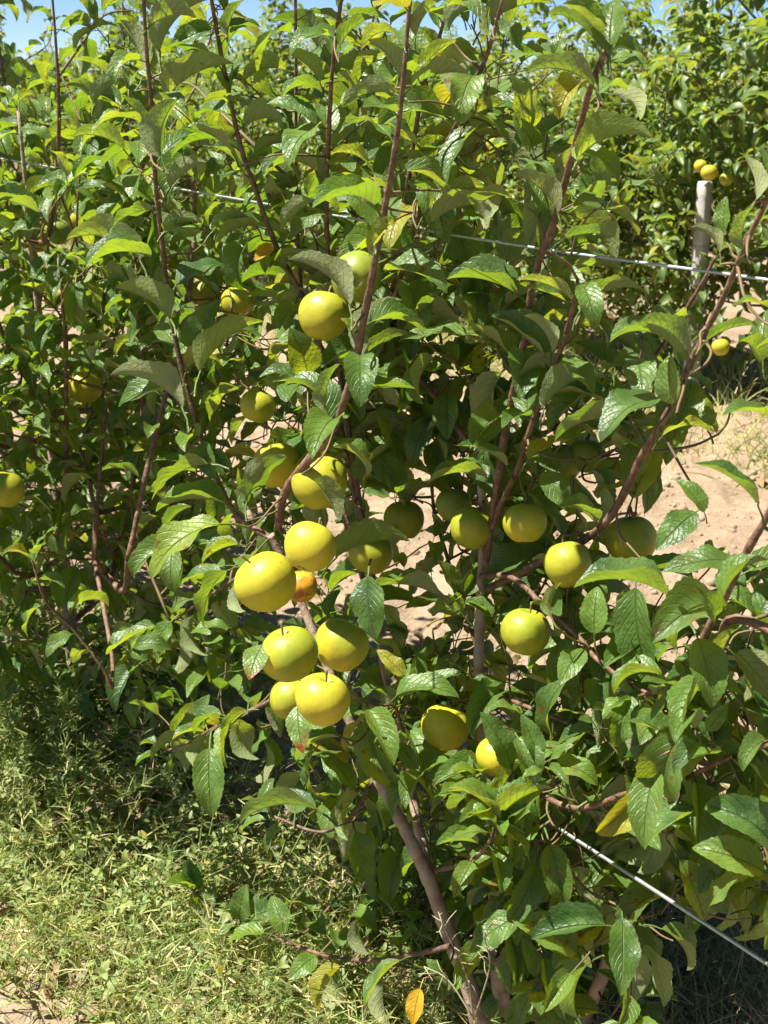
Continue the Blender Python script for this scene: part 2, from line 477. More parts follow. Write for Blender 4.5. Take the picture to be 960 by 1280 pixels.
def leaves_mesh(name, recs, temps, origin=(0, 0, 0)):
    """one mesh of many leaves; recs: list of (base, axis, normal, L, W, variant)"""
    Vs = []; Qs = []; UVs = []; RN = []; n = 0
    byv = {}
    for r_ in recs: byv.setdefault(r_[5] % len(temps), []).append(r_)
    for v, lst in byv.items():
        t = temps[v]; m = len(t['V'])
        B = np.array([r_[0] for r_ in lst]) - np.asarray(origin); A = np.array([r_[1] for r_ in lst]); N = np.array([r_[2] for r_ in lst])
        L = np.array([r_[3] for r_ in lst]); W = np.array([r_[4] for r_ in lst])
        A = A / np.linalg.norm(A, axis=1)[:, None]
        N = N - A * (N * A).sum(1)[:, None]; N /= np.linalg.norm(N, axis=1)[:, None] + 1e-9
        S = np.cross(A, N)
        tv = t['V']
        X = B[:, None, :] + (S * (L * W)[:, None])[:, None, :] * tv[None, :, 0:1] + (A * L[:, None])[:, None, :] * tv[None, :, 1:2] + (N * L[:, None])[:, None, :] * tv[None, :, 2:3]
        k_ = len(lst)
        Vs.append(X.reshape(-1, 3)); UVs.append(np.tile(t['UV'], (k_, 1)))
        RN.append(np.repeat(rng.random(k_), m))
        Qs.append((t['Q'][None] + (n + m * np.arange(k_))[:, None, None]).reshape(-1, 4)); n += m * k_
    return fast_mesh(name, np.vstack(Vs), np.vstack(Qs), uv=np.vstack(UVs), rnd=np.concatenate(RN))

# ------------------------------------------------------------------ photo notes used while placing leaves
APPLES_PX = []          # (px, py, r, depth) kept clear of leaves in front
GAPS = []               # (x0, y0, x1, y1, keep) openings in the first row where soil or sky shows

def leaf_ok(b, a, L):
    c = b + a * L * .5
    px, py, z = proj(c)
    if z < .55: return False
    for (ax, ay, ar, az) in APPLES_PX:
        if z < az + .03 and (px - ax) ** 2 + (py - ay) ** 2 < (ar + 11) ** 2: return False
    for (x0, y0, x1, y1, keep) in GAPS:
        if x0 < px < x1 and y0 < py < y1 and random.random() > keep: return False
    return True

def shoot_leaves(path, t0=.1, t1=1.0, spacing=.03, size=(.07, .10), droop=(.1, .7), out=.9, phase=None, tipsize=.6, recs=None, chk=True, end_tuft=True):
    seg = np.linalg.norm(np.diff(path, axis=0), axis=1); cum = np.concatenate([[0], np.cumsum(seg)]); tot = cum[-1]
    s = t0 * tot; ph = random.random() * 6.28 if phase is None else phase
    recs = [] if recs is None else recs
    while s < t1 * tot:
        p = np.array([np.interp(s, cum, path[:, j]) for j in range(3)])
        p2 = np.array([np.interp(min(s + .01, tot), cum, path[:, j]) for j in range(3)]); p1 = np.array([np.interp(max(s - .01, 0), cum, path[:, j]) for j in range(3)])
        t = nrm(p2 - p1)
        e1 = nrm(np.cross(t, [.2, .37, .9])); e2 = np.cross(t, e1)
        r = math.cos(ph) * e1 + math.sin(ph) * e2
        L = random.uniform(*size) * (1 - (1 - tipsize) * max(0, (s / tot - .7) / .3))
        add_leaf(recs, p, t, r, L, random.uniform(*droop), out, chk)
        ph += 2.4 + random.uniform(-.35, .35); s += spacing * random.uniform(.7, 1.35)
    if end_tuft:
        t = nrm(path[-1] - path[-2])
        for i in range(4):
            e1 = nrm(np.cross(t, [.2, .37, .9])); e2 = np.cross(t, e1); a = i * 1.6 + ph
            add_leaf(recs, path[-1], t, math.cos(a) * e1 + math.sin(a) * e2, random.uniform(*size) * random.uniform(.45, .75), -.5, .35, chk)
    return recs

def add_leaf(recs, p, t, r, L, droop, out, chk=True):
    pd = nrm(t * .75 + r * .75 + np.array([0, 0, .1]))
    b = p + pd * L * .30
    a = nrm(pd * .9 + r * out * .7 + np.array([0, 0, -droop * .75]) + rng.normal(0, .14, 3))
    if a[2] < -.93: a = nrm(a + np.array([0, 0, .25]))
    up = np.array([0, 0, 1.0]) + .22 * sun_dir + .35 * t + rng.normal(0, .33, 3)
    n = up - a * (a @ up)
    if np.linalg.norm(n) < .25: n = t - a * (a @ t)
    n = nrm(n)
    v = random.randrange(len(SPEC)); L *= 1.1
    if chk and not leaf_ok(b, a, L): return
    recs.append((b, a, n, L, random.uniform(.88, 1.16), v, 'leaf'))

def rosette(p, t, recs, n=6, size=(.05, .085), chk=True, droop=(.0, .6)):
    e1 = nrm(np.cross(t, [.2, .37, .9])); e2 = np.cross(t, e1); ph = random.random() * 6.28
    for i in range(n):
        a = ph + i * 2.4
        add_leaf(recs, p, t, math.cos(a) * e1 + math.sin(a) * e2, random.uniform(*size), random.uniform(*droop), random.uniform(.6, 1.0), chk)

# ------------------------------------------------------------------ ground
def axis_coords(lo, hi, step, far):
    mid = np.arange(lo, hi + 1e-6, step)
    g = []
    d = step; x = hi
    while x < far: d *= 1.22; x += d; g.append(x)
    h = []; d = step; x = lo
    while x > -far: d *= 1.22; x -= d; h.append(x)
    return np.concatenate([h[::-1], mid, g])
gx = axis_coords(-1.6, 3.0, .022, 400); gy = axis_coords(.7, 6.4, .024, 400)
GX, GY = np.meshgrid(gx, gy)
GZ = ground_z(GX, GY)
nx, ny = len(gx), len(gy)
idx = np.arange(nx * ny).reshape(ny, nx)
gq = np.stack([idx[:-1, :-1], idx[:-1, 1:], idx[1:, 1:], idx[1:, :-1]], -1).reshape(-1, 4)
gr = link('ground', fast_mesh('ground', np.stack([GX, GY, GZ], -1).reshape(-1, 3), gq), M['soil'])
gr['kind'] = 'structure'; gr['label'] = 'dry pinkish tan soil between the orchard rows'

def gz(x, y): return float(ground_z(np.array([x]), np.array([y]))[0])

# ------------------------------------------------------------------ apples (placed first so that leaves keep clear of them)
def apple_mesh(seed, el=.96, cone=.12):
    r = np.random.default_rng(seed)
    nu, nv = 28, 18
    ph = r.random(3) * 6.28
    V = []
    for i in range(nv + 1):
        th = math.pi * i / nv
        for j in range(nu):
            a = 2 * math.pi * j / nu
            rad = math.sin(th)
            zz = math.cos(th)
            w = rad * (1 + cone * zz * .8) * (1 + .026 * math.cos(5 * a + ph[0]) * (1 - zz) * .6 + .03 * math.cos(2 * a + ph[1]) + .03 * math.cos(a + ph[2]) * (1 + zz))
            h = zz * el
            if zz > 0: h -= .34 * math.exp(-(rad / .22) ** 2)
            else: h += .26 * math.exp(-(rad / .22) ** 2)
            h += .02 * math.cos(5 * a + ph[0]) * (1 if zz < -.5 else 0) * rad
            V.append((w * math.cos(a), w * math.sin(a), h))
    Q = [(i * nu + j, (i + 1) * nu + j, (i + 1) * nu + (j + 1) % nu, i * nu + (j + 1) % nu) for i in range(nv) for j in range(nu)]
    return fast_mesh('apple', V, Q)
AM = [apple_mesh(i, el=e, cone=c) for i, (e, c) in enumerate(((.98, .10), (.95, .06), (1.0, .12), (.97, .11)))]
sv, sq, st = tube(smooth_path([(0, 0, .50), (.02, 0, .85), (.10, .02, 1.22)], 4), (.045, .035, .055), 6)
STEM = fast_mesh('stem', sv, sq, st); STEM.materials.append(M['stem'])
acc = Acc()
for i in range(5):
    a = i * 1.2566
    d = np.array([math.cos(a), math.sin(a), 0]); s_ = np.array([-d[1], d[0], 0])
    acc.add([d * .05 + s_ * .05 + [0, 0, -.70], d * .05 - s_ * .05 + [0, 0, -.70], d * .16 - s_ * .03 + [0, 0, -.84], d * .20 + [0, 0, -.93], d * .16 + s_ * .03 + [0, 0, -.84]], T=[(0, 1, 2), (0, 2, 4), (4, 2, 3)])
CALYX = acc.mesh('calyx'); CALYX.materials.append(M['calyx'])

APPLES = []     # (object, top point)
def apple(px, py, dpx, o, label, mat='apple', tilt=(0, 0), group=None, z=None, var=None):
    c = P(px, py, o) if z is None else PZ(px, py, z)
    dep = float((c - CAM) @ FWD)
    r = dpx / 2 * dep / FPX
    APPLES_PX.append((px, py, dpx / 2, dep))
    v = random.randrange(4) if var is None else var
    me = AM[v].copy(); me.materials.append(M[mat])
    a = link('apple', me, loc=c)
    a.scale = (r, r, r)
    a.rotation_mode = 'ZYX'
    a.rotation_euler = Euler((R(tilt[0] - random.uniform(8, 30)), R(tilt[1] * 1.6 + random.uniform(-8, 8)), random.uniform(0, 6.28)), 'ZYX')
    a['label'] = label; a['category'] = 'apple'
    if group: a['group'] = group
    link('stem', STEM, parent=a); link('calyx', CALYX, parent=a)
    bpy_m = Matrix.Translation(c) @ a.rotation_euler.to_matrix().to_4x4()
    top = np.array(bpy_m @ Vector((.10 * r, .02 * r, 1.22 * r)))
    APPLES.append((a, top, o))
    return a

G1 = 'apples hanging in the front tree'
apple(404, 395, 64, .10, 'yellow-green apple with a bright sun spot under an arching leaf, high beside the reddish shoot', 'apple', (10, 8), G1)
apple(446, 346, 64, .08, 'green apple turned to show its dark calyx, above another high apple beside the shoot', 'apple_green', (-72, 8), G1)
apple(400, 604, 70, .10, 'yellow-green apple under the reddish limb fork with a pale curled leaf across it', 'apple', (-6, -8), G1)
apple(333, 728, 78, .22, 'large golden apple with a narrow slanting sun streak, in the pair below the fork', 'apple_gold', (16, -18), G1, var=3)
apple(388, 684, 65, .20, 'bright yellow apple with its upper half in sun, in the pair below the fork', 'apple_gold', (-8, 12), G1, var=0)
apple(361, 818, 73, .25, 'pale yellow-green round apple beside a scorched leaf, in the tight cluster of three', 'apple', (6, -10), G1, var=1)
apple(427, 807, 67, .17, 'yellow apple with a smooth unmarked side, nearest the trunk in the tight cluster of three', 'apple', (-12, 16), G1, var=2)
apple(404, 875, 68, .27, 'lowest golden apple of the tight cluster of three, its base showing', 'apple_gold', (14, 6), G1, var=0)
apple(364, 872, 58, .13, 'yellow apple mostly hidden behind the cluster of three and a brown-tipped leaf', 'apple', (0, -6), G1)
apple(345, 582, 60, .08, 'golden apple half covered by leaves beside the lower end of the reddish limb', 'apple_gold', (0, 0), G1)
apple(376, 733, 44, .14, 'small orange spoiled apple wedged behind the golden pair', 'apple_rot', (0, 0), G1)
apple(506, 650, 52, -.10, 'shaded olive apple under leaves between the golden pair and the dark upright stem', 'apple', (0, 0), G1)
apple(464, 692, 56, -.02, 'shaded yellow-green apple hanging behind a long bright-edged leaf', 'apple', (0, 10), G1)
apple(568, 632, 46, -.10, 'small dark shaded apple beside the dark upright stem', 'apple_green', (0, 0), G1)
apple(590, 660, 56, -.04, 'apple on the dark upright stem with a small sun patch low on its side', 'apple', (0, 14), G1)
apple(656, 654, 54, .0, 'yellow-green apple hanging singly above a pair of sun-spotted apples', 'apple', (5, 0), G1)
apple(709, 706, 61, .0, 'yellow apple with two sun patches beneath a broad serrated leaf', 'apple', (-6, -8), G1)
apple(658, 790, 63, .02, 'yellow apple with one slanting sun patch hanging from a thin bare twig', 'apple', (4, 5), G1, var=1)
apple(790, 676, 66, -.10, 'large shaded olive apple behind the forked ascending branch', 'apple', (0, 0), G1)
apple(705, 578, 48, -.15, 'shaded green apple, one of two under a bright leaf by the ascending branch', 'apple_green', (0, -6), G1)
apple(733, 570, 46, -.17, 'shaded green apple pressed behind its twin by the ascending branch', 'apple_green', (0, 6), G1)
apple(557, 910, 60, .02, 'golden apple low on the dark stem, partly wrapped in dark leaves', 'apple_gold', (8, 14), G1)
apple(622, 946, 52, .04, 'yellow apple beneath a leaf rosette low on the dark stem', 'apple_gold', (0, 0), G1)
apple(322, 508, 44, -.04, 'slim yellow-green apple between leaves above the reddish limb fork', 'apple', (0, 10), G1)
apple(297, 378, 42, -.12, 'pale yellow apple behind leaves near an orange dying leaf', 'apple', (0, 0), G1)
apple(256, 372, 44, -.14, 'pale yellow apple behind the long brown shoot and a lime leaf', 'apple', (0, 0), G1)
G2 = 'apples in the tree further along the row'
apple(73, 290, 32, 0, 'olive-green middle apple of three high in the neighbouring tree of the front row', 'apple_green', (0, 0), G2, z=3.1)
apple(90, 280, 29, 0, 'bright yellow apple of three high in the neighbouring tree of the front row', 'apple_gold', (0, 0), G2, z=3.2)
apple(46, 301, 30, 0, 'pale green apple of three high in the neighbouring tree of the front row', 'apple', (0, 0), G2, z=3.15)
apple(106, 484, 44, 0, 'bright yellow apple behind a horizontal twig in the neighbouring tree', 'apple_gold', (0, 0), G2, z=2.55)
apple(6, 612, 50, 0, 'yellow apple half shaded at waist height in the neighbouring tree', 'apple', (0, 0), G2, z=2.2)
apple(66, 374, 24, 0, 'small yellow apple deep in the neighbouring tree below the three', 'apple_gold', (0, 0), G2, z=3.4)
apple(83, 768, 26, 0, 'small golden apple low in the neighbouring tree by its weedy base', 'apple_gold', (0, 0), G2, z=2.9)
G3 = 'apples in the next row'
apple(901, 434, 22, 0, 'single golden apple low in the next row beside a leaning shoot', 'apple_gold', (0, 0), G3, z=4.9)
apple(886, 216, 21, 0, 'yellow apple, largest of three just above the concrete post', 'apple_gold', (0, 0), G3, z=5.1)
apple(876, 208, 17, 0, 'yellow apple peeking behind its neighbour just above the concrete post', 'apple_gold', (0, 0), G3, z=5.25)
apple(908, 224, 17, 0, 'olive apple on the shaded side of three just above the concrete post', 'apple', (0, 0), G3, z=5.2)

for i in range(24):
    APPLES_PX.append((530 + 430 * i / 23, 288 + 62 * i / 23, 18, 1.62 - .32 * i / 23)); APPLES_PX.append((150 * i / 23 if i < 12 else 215 + 90 * (i - 12) / 11, 198 + .155 * (150 * i / 23 if i < 12 else 215 + 90 * (i - 12) / 11), 2, 3.4)); APPLES_PX.append((690 + 270 * i / 23, 1030 + 175 * i / 23, 30, 1.52 - .25 * i / 23))
GAPS += [(505, 735, 562, 800, .12), (540, 500, 600, 640, .8), (520, 690, 580, 735, .4), (830, 560, 930, 680, .12), (880, 600, 960, 800, .35), (850, 1130, 960, 1280, .4),
         (690, 780, 860, 850, .75), (880, 900, 960, 1010, .3), (730, 850, 790, 960, .75), (790, 330, 960, 560, .75), (640, 380, 800, 420, .7),
         (0, 0, 85, 62, .05), (700, 20, 765, 60, .05), (770, 0, 960, 330, .25), (640, 60, 680, 120, .3), (590, 40, 640, 120, .5),
         (200, 1000, 400, 1090, .25), (0, 960, 230, 1280, .05), (230, 1170, 400, 1280, .12), (760, 690, 900, 760, .75), (900, 1180, 960, 1280, .5), (420, 640, 560, 720, .7)]

# ------------------------------------------------------------------ tree assembly
ALL_NEAR = []
class Tree:
    def __init__(s, name, label, base, group=None):
        s.base = np.array([base[0], base[1], gz(base[0], base[1]) - .02])
        s.e = bpy.data.objects.new(name, None); col.objects.link(s.e); s.e.location = s.base
        s.e.empty_display_size = .1
        s.e['label'] = label; s.e['category'] = 'apple tree'
        if group: s.e['group'] = group
        s.recs = []; s.tw = Acc(); s.samp = []; s.sampo = []
    def limb(s, pts, radii, name='branch', mat='bark', sides=9, n=9, o=None, wob=0.0, label=None):
        path = smooth_path(pts, n)
        if wob: path[1:-1] += rng.normal(0, wob, (len(path) - 2, 3))
        V, Q, T = tube(path, np.array(radii) * .68, sides, knob=.24)
        me = fast_mesh(name, V - s.base, Q, T)
        ob = link(name, me, M[mat], parent=s.e)
        if label: ob['label'] = label
        s.samp.append(path)
        return path
    def near(s, p, maxup=None):
        A = np.vstack(s.samp); d = np.linalg.norm(A - p, axis=1)
        if maxup is not None: d = d + np.maximum(0, A[:, 2] - p[2] - maxup) * 3
        return A[int(np.argmin(d))]
    def twig(s, a, b, r0=.003, r1=.0016, sag=.0):
        a = np.asarray(a); b = np.asarray(b)
        m = (a + b) / 2 + np.array([0, 0, -sag]) + rng.normal(0, .20, 3) * np.linalg.norm(b - a) * .5
        path = smooth_path([a, a + (m - a) * .6 + rng.normal(0, .05, 3) * np.linalg.norm(b - a), m + (b - m) * .3, b], 4)
        s.tw.add(*tube(path, (r0, r1), 5))
        return path
    def fill(s, cx, cy, rx, ry, o0, o1, n, leaves=6, size=(.06, .095), droop=(.1, .8), up=.5, chk=True):
        for _ in range(n):
            while True:
                x, y = random.uniform(-1, 1), random.uniform(-1, 1)
                if x * x + y * y < 1: break
            c = P(cx + x * rx, cy + y * ry, random.uniform(o0, o1))
            a = s.near(c, .02)
            d = c - a; dl = np.linalg.norm(d)
            if dl < .02: continue
            if dl > .38: a = c - d / dl * .38 if False else a
            mark, n0 = (len(s.tw.V), len(s.tw.Q), len(s.tw.T), s.tw.n), len(s.recs)
            path = s.twig(a, c, .0018 + .0040 * min(dl, .4), .0014, sag=.08 * dl)
            t0 = max(.15, 1 - .20 / max(dl, .05))
            ext = c + nrm(nrm(d) * .5 + np.array([0, 0, up]) + rng.normal(0, .3, 3)) * .08
            s.twig(c, ext, .0014, .0010)
            shoot_leaves(np.vstack([path, ext]), t0, 1.0, .23 / max(leaves, 1), size, droop, recs=s.recs, chk=chk, end_tuft=random.random() < .4)
            if len(s.recs) - n0 < 3:                       # a bare twig would only clutter an opening
                del s.recs[n0:]
                del s.tw.V[mark[0]:], s.tw.Q[mark[1]:], s.tw.T[mark[2]:]
                s.tw.n = mark[3]
            else: s.samp.append(path)
    def finish_twigs(s):
        if s.tw.n:
            o = link('fine_twig_growth', s.tw.mesh('fine_twig_growth', s.base), M['twig'], parent=s.e); o['kind'] = 'stuff'
    def add_leaf_object(s, r):
        b, a, n, L, W, v, mat = r
        A = nrm(a); N = nrm(n - A * (n @ A)); S = np.cross(A, N)
        o = bpy.data.objects.new('leaf', leaf_mesh(v, mat)); col.objects.link(o); o.parent = s.e
        m = Matrix.Identity(4)
        for i in range(3):
            m[i][0] = S[i] * L * W; m[i][1] = A[i] * L; m[i][2] = N[i] * L; m[i][3] = b[i] - s.base[i]
        o.matrix_basis = m
        return o

def hand_leaf(tree, bx, by, tx, ty, w=1.0, f=60, o=0.1, ot=None, v=None, mat='leaf', stalk=True):
    B = P(bx, by, o); T = PZ(tx, ty, float((B - CAM) @ FWD) + random.uniform(-.035, .02))
    c = T - B; L0 = np.linalg.norm(c); c = c / L0
    vv = CAM - (B + T) / 2; vv = nrm(vv - c * (vv @ c))
    e = np.cross(c, vv)
    if abs(e[2]) > .25: e = e * np.sign(e[2])
    else: e = e * np.sign(e[0] * -sun_dir[0] * -1 + 1e-6)
    n = vv * math.cos(R(f)) + e * math.sin(R(f))
    vi = (random.choice([0, 2, 7]) if (f < 60 or f > 140) else random.choice([0, 1, 3, 1, 9, 5])) if v is None else v
    tip = HI[vi]['tip']; Lc = math.hypot(tip[1], tip[2]); al = math.atan2(-tip[2], tip[1])
    L = min(L0 / Lc, .125)
    ya = c * math.cos(al) + n * math.sin(al); nn = n * math.cos(al) - c * math.sin(al)
    tree.recs.append((B, ya, nn, L, w, vi, mat, 'hand'))
    pe = B - ya * .30 * L - nn * .10 * L
    q = tree.near(pe)
    if stalk and .006 < np.linalg.norm(q - pe) < .13: tree.twig(q, pe, .0018, .0012)

# ------------------------------------------------------------------ front tree
def PP(lst, o0, o1=None):
    o1 = o0 if o1 is None else o1
    return [P(x, y, o0 + (o1 - o0) * i / max(1, len(lst) - 1)) for i, (x, y) in enumerate(lst)]

b0 = P(612, 1290, 0.0); base = (b0[0] + .02, b0[1] + .02)
main = Tree('apple_tree', 'apple tree laden with yellow apples, two stems forking from its base, front row', base)
gb = np.array([base[0], base[1], main.base[2]])
tA = main.limb([gb] + PP([(596, 1262), (560, 1165), (536, 1100), (508, 1040), (470, 968), (432, 890), (392, 790), (356, 705), (338, 668)], .02, .12), (.025, .0165, .0142, .012, .0095, .008), 'trunk', 'trunk', 12, label='leaning pale brown stem')
gb2 = gb + np.array([.05, .03, 0])
tB = main.limb([gb2] + PP([(626, 1240), (621, 1150), (614, 1050), (606, 950), (599, 850), (600, 760), (604, 650), (596, 560), (590, 480)], .0, -.08), (.020, .015, .013, .011, .008, .006), 'stem', 'trunk', 11, label='dark upright stem')
main.limb([P(545, 1120, .03)] + PP([(528, 1060), (517, 1005), (505, 930), (480, 840), (470, 760)], .0, -.05), (.013, .011, .008, .006), 'branch', 'trunk', 9)
main.limb([gb + np.array([.10, .05, 0])] + PP([(770, 1180), (790, 1120), (802, 1065), (800, 1010), (770, 950)], -.10, -.12), (.018, .012, .010, .007), 'branch', 'trunk', 9)
BR = {}
def br(key, lst, o0, o1, radii, **kw):
    BR[key] = main.limb(PP(lst, o0, o1), radii, **kw); return BR[key]
br('L', [(338, 672), (312, 656), (285, 628), (256, 560), (232, 480), (213, 390), (201, 290), (193, 210), (190, 140), (183, 60), (178, -30)], .12, .24, (.0075, .0065, .0055, .0045, .003), label='long brown shoot')
br('M', [(348, 660), (352, 628), (368, 596), (412, 545), (440, 470), (456, 392), (468, 330), (483, 250), (495, 177), (503, 110), (515, -30)], .12, .16, (.0095, .0085, .0065, .005, .003), label='stout reddish limb')
br('P', [(470, 760), (440, 600), (405, 450), (378, 372), (347, 312), (322, 245), (300, 180), (281, 90), (266, 10), (258, -60)], -.05, .12, (.007, .006, .005, .0035))
br('Q', [(478, 790), (445, 600), (420, 430), (410, 320), (408, 240), (411, 160), (417, 70), (431, -30)], -.05, .06, (.007, .006, .005, .003))
br('Q2', [(470, 780), (420, 600), (385, 430), (373, 310), (370, 210), (370, 100), (369, -30)], -.08, -.02, (.007, .005, .004, .003))
br('Tt', [(590, 560), (530, 480), (478, 440), (500, 350), (512, 305), (540, 220), (567, 163), (597, 97), (613, 55), (634, -20)], -.08, .06, (.006, .0055, .0045, .003))
br('S', [(478, 440), (500, 300), (525, 130), (550, 43), (572, -20)], -.04, -.02, (.005, .004, .003))
br('E', [(600, 760), (628, 560), (655, 430), (668, 345), (690, 285), (718, 185), (738, 110), (756, 64)], -.06, .10, (.0075, .0065, .0055, .004), label='slender shoot ending below the sky')
br('G', [(602, 700), (622, 640), (645, 590), (672, 510), (698, 446), (716, 385), (722, 350)], -.06, .04, (.006, .005, .003))
br('F', [(602, 740), (680, 700), (740, 668), (770, 635), (806, 563), (837, 512), (870, 440), (905, 370), (930, 310), (965, 235), (985, 170)], -.06, .06, (.0085, .0075, .006, .004, .003), label='ascending branch')
br('F2', [(640, 600), (673, 547), (750, 510), (783, 480), (817, 447), (870, 367), (895, 320)], -.14, -.16, (.005, .0045, .003))
br('H', [(602, 720), (640, 722), (680, 757), (722, 795), (742, 820), (780, 850), (820, 872)], -.03, .03, (.006, .005, .003))
br('I', [(540, 1088), (560, 1085), (592, 1074), (612, 1052), (622, 1026)], .03, .12, (.006, .0045, .003))
br('J', [(566, 1182), (520, 1192), (470, 1200), (408, 1195), (330, 1166), (272, 1142), (240, 1112)], .05, .16, (.006, .005, .003))
br('K', [(432, 890), (400, 855), (368, 857), (330, 880), (282, 902), (235, 928), (205, 940)], .08, .16, (.006, .005, .003))
br('N', [(608, 960), (660, 985), (720, 1010), (790, 990), (850, 975), (905, 950), (965, 930)], -.02, .08, (.006, .005, .003))
br('O', [(600, 820), (560, 700), (540, 610), (555, 480), (548, 400)], -.10, -.16, (.005, .004, .003))
br('U', [(598, 860), (650, 880), (700, 900), (745, 920), (770, 950)], -.05, -.02, (.005, .004, .003))
br('V', [(350, 690), (300, 720), (240, 760), (180, 800), (120, 830)], .06, .04, (.005, .004, .003))
br('X', [(470, 968), (440, 1020), (400, 1040), (340, 1020)], .06, .18, (.005, .004, .003))

# leaves copied one by one from the photograph: base px, tip px, relative width, facing
HL = [
 (202,197,222,125,1.25,165,.25), (178,97,150,25,1.15,150,.22), (155,187,90,172,1.0,105,.22), (207,125,293,80,1.05,150,.2), (200,65,260,0,1.05,150,.2),
 (70,85,10,65,1.0,70,-.3), (85,130,22,138,1.0,100,-.3), (140,95,90,75,1.0,105,.15), (118,130,157,98,1.1,140,.15), (178,165,152,120,1.0,140,.2),
 (190,250,140,225,1.1,40,.2), (192,262,138,290,1.0,150,.22), (213,235,258,203,1.0,150,.2), (290,190,232,160,.95,110,.14), (175,325,83,300,1.0,110,.2),
 (150,295,98,285,1.0,60,.1), (205,290,253,280,1.1,150,.2), (265,290,315,275,1.1,150,.1), (285,45,305,0,1.1,160,.12), (265,35,212,60,1.1,40,.1),
 (400,103,352,66,1.0,150,.08,'leaf_lime'), (425,60,470,22,1.0,120,.08), (494,117,428,135,1.0,140,.1), (497,95,460,50,1.1,155,.15), (520,45,553,0,1.1,150,.15),
 (525,90,572,50,1.1,150,.13), (580,130,598,77,1.0,120,.06), (460,205,413,193,1.1,120,.12,'leaf_lime'), (470,275,425,230,1.1,30,.12), (392,252,352,290,1.0,150,.08),
 (402,250,422,268,1.3,150,.1), (495,275,462,320,1.1,150,.14,'leaf_lime'), (535,262,615,238,.9,110,.04), (540,278,608,258,1.0,130,.05), (590,245,607,287,.9,150,.05),
 (580,155,640,135,1.0,140,.05), (562,38,600,8,1.1,150,.04), (612,45,612,8,1.2,150,.06,'leaf_lime'), (395,155,330,130,1.0,60,.04),
 (762,65,768,0,1.25,20,.11), (742,108,657,92,.95,105,.1), (748,60,685,18,.9,70,.1), (722,200,815,173,1.0,130,.09,'leaf_lime'), (765,118,800,150,1.1,140,.0),
 (697,265,640,220,1.0,140,.06), (703,300,770,298,.9,110,.06), (642,195,690,170,1.0,60,.0), (945,250,930,195,1.2,150,.06), (930,312,942,258,1.1,150,.07),
 (900,315,862,285,1.0,110,.04), (905,290,908,245,1.2,30,.03),
 (213,398,143,360,1.2,140,.22,'leaf_lime'), (228,510,135,468,1.0,110,.2), (250,465,330,402,1.0,150,.2,'leaf_lime'), (240,440,275,375,1.2,30,.14), (262,580,190,625,1.2,140,.18),
 (283,630,195,640,1.0,60,.16), (255,552,270,600,1.2,30,.17), (437,382,360,325,.9,110,.17), (385,468,362,410,1.5,20,.1), (445,450,425,398,1.0,150,.13), (455,445,502,375,1.1,150,.12),
 (408,515,425,455,1.0,150,.15), (455,445,517,418,.9,130,.05), (455,610,515,552,1.1,60,.0), (392,600,424,652,1.0,170,.2), (308,628,358,570,1.2,150,.17),
 (560,490,560,550,1.3,20,-.08), (600,380,622,435,1.1,150,-.05), (715,375,645,350,.95,105,.05), (725,388,803,362,.95,105,.05), (690,440,655,395,.95,120,.04),
 (858,440,797,405,1.0,130,.06), (840,505,838,443,1.2,20,.07), (680,510,757,472,.95,110,.04), (828,545,892,540,1.0,90,.05), (948,632,868,580,1.0,80,.12),
 (660,575,712,550,1.1,60,.02), (680,590,710,640,1.3,20,.0), (967,525,903,520,1.0,80,.08), (967,390,915,383,1.0,105,.06), (885,425,955,408,.9,100,.05),
 (275,655,163,745,.95,60,.24,'leaf_lime'), (285,713,255,780,1.3,150,.2), (420,697,512,677,.9,90,.08,'leaf_lime'), (465,735,592,772,.8,85,.08), (460,720,470,800,1.3,30,.08),
 (835,745,717,735,1.05,65,.1), (920,700,828,715,1.0,50,.1), (795,735,815,850,1.0,30,.02), (743,792,747,733,1.3,10,.06), (870,640,820,688,1.2,25,.03),
 (872,798,890,885,1.25,20,.12), (690,772,702,728,1.3,150,.06,'leaf_lime'), (885,850,852,920,.9,60,.1), (820,960,805,1060,1.0,20,.12), (955,1090,865,1060,1.2,30,.1),
 (850,1075,880,1150,1.1,30,.08), (720,1190,640,1150,1.2,30,.05), (262,935,265,1022,1.05,10,.2), (395,1012,300,1030,1.0,80,.18), (350,860,345,900,1.0,60,.05),
 (622,1025,560,985,1.2,60,.12), (622,1025,690,985,1.1,70,.12), (622,1022,660,950,1.1,100,.11), (620,1030,575,1015,1.1,60,.14,'leaf_lime'), (640,960,600,890,1.1,40,.08),
 (372,882,379,942,1.1,20,.27,'leaf_scorched'), (328,806,311,850,1.4,25,.28,'leaf_scorched'), (345,312,318,326,1.3,40,.02,'leaf_yellow'), (525,1236,516,1282,1.25,20,.14,'leaf_yellow'), (78,562,60,588,1.3,60,-.3,'leaf_yellow'),
 (240,1112,205,1110,1.2,60,.16,'leaf_lime'), (247,1112,236,1072,1.3,20,.15), (300,1150,308,1105,1.4,20,.15), (300,1155,350,1135,1.4,20,.15), (330,1166,285,1180,1.2,60,.16,'leaf_lime'), (395,1195,360,1225,1.3,20,.15),
 (290,905,285,960,1.0,60,.16,'leaf_lime'), (255,915,215,925,1.1,60,.15), (240,920,262,868,1.2,30,.15), (200,830,250,800,1.1,60,.05), (110,830,85,885,1.0,80,.05), (150,812,210,835,1.1,60,.05),
 (905,745,960,700,1.1,60,.13), (895,770,870,735,1.1,30,.13), (880,640,845,600,1.1,40,.08),
]
for h in HL:
    bx, by, tx, ty, w, f, o = h[:7]
    if o < -.2: continue
    mat = h[7] if len(h) > 7 else 'leaf'
    if f > 108: f = 108 + (f - 108) * .5
    w *= .82 if 75 < f < 135 else .95
    hand_leaf(main, bx, by, tx, ty, w, f, o, mat=mat)

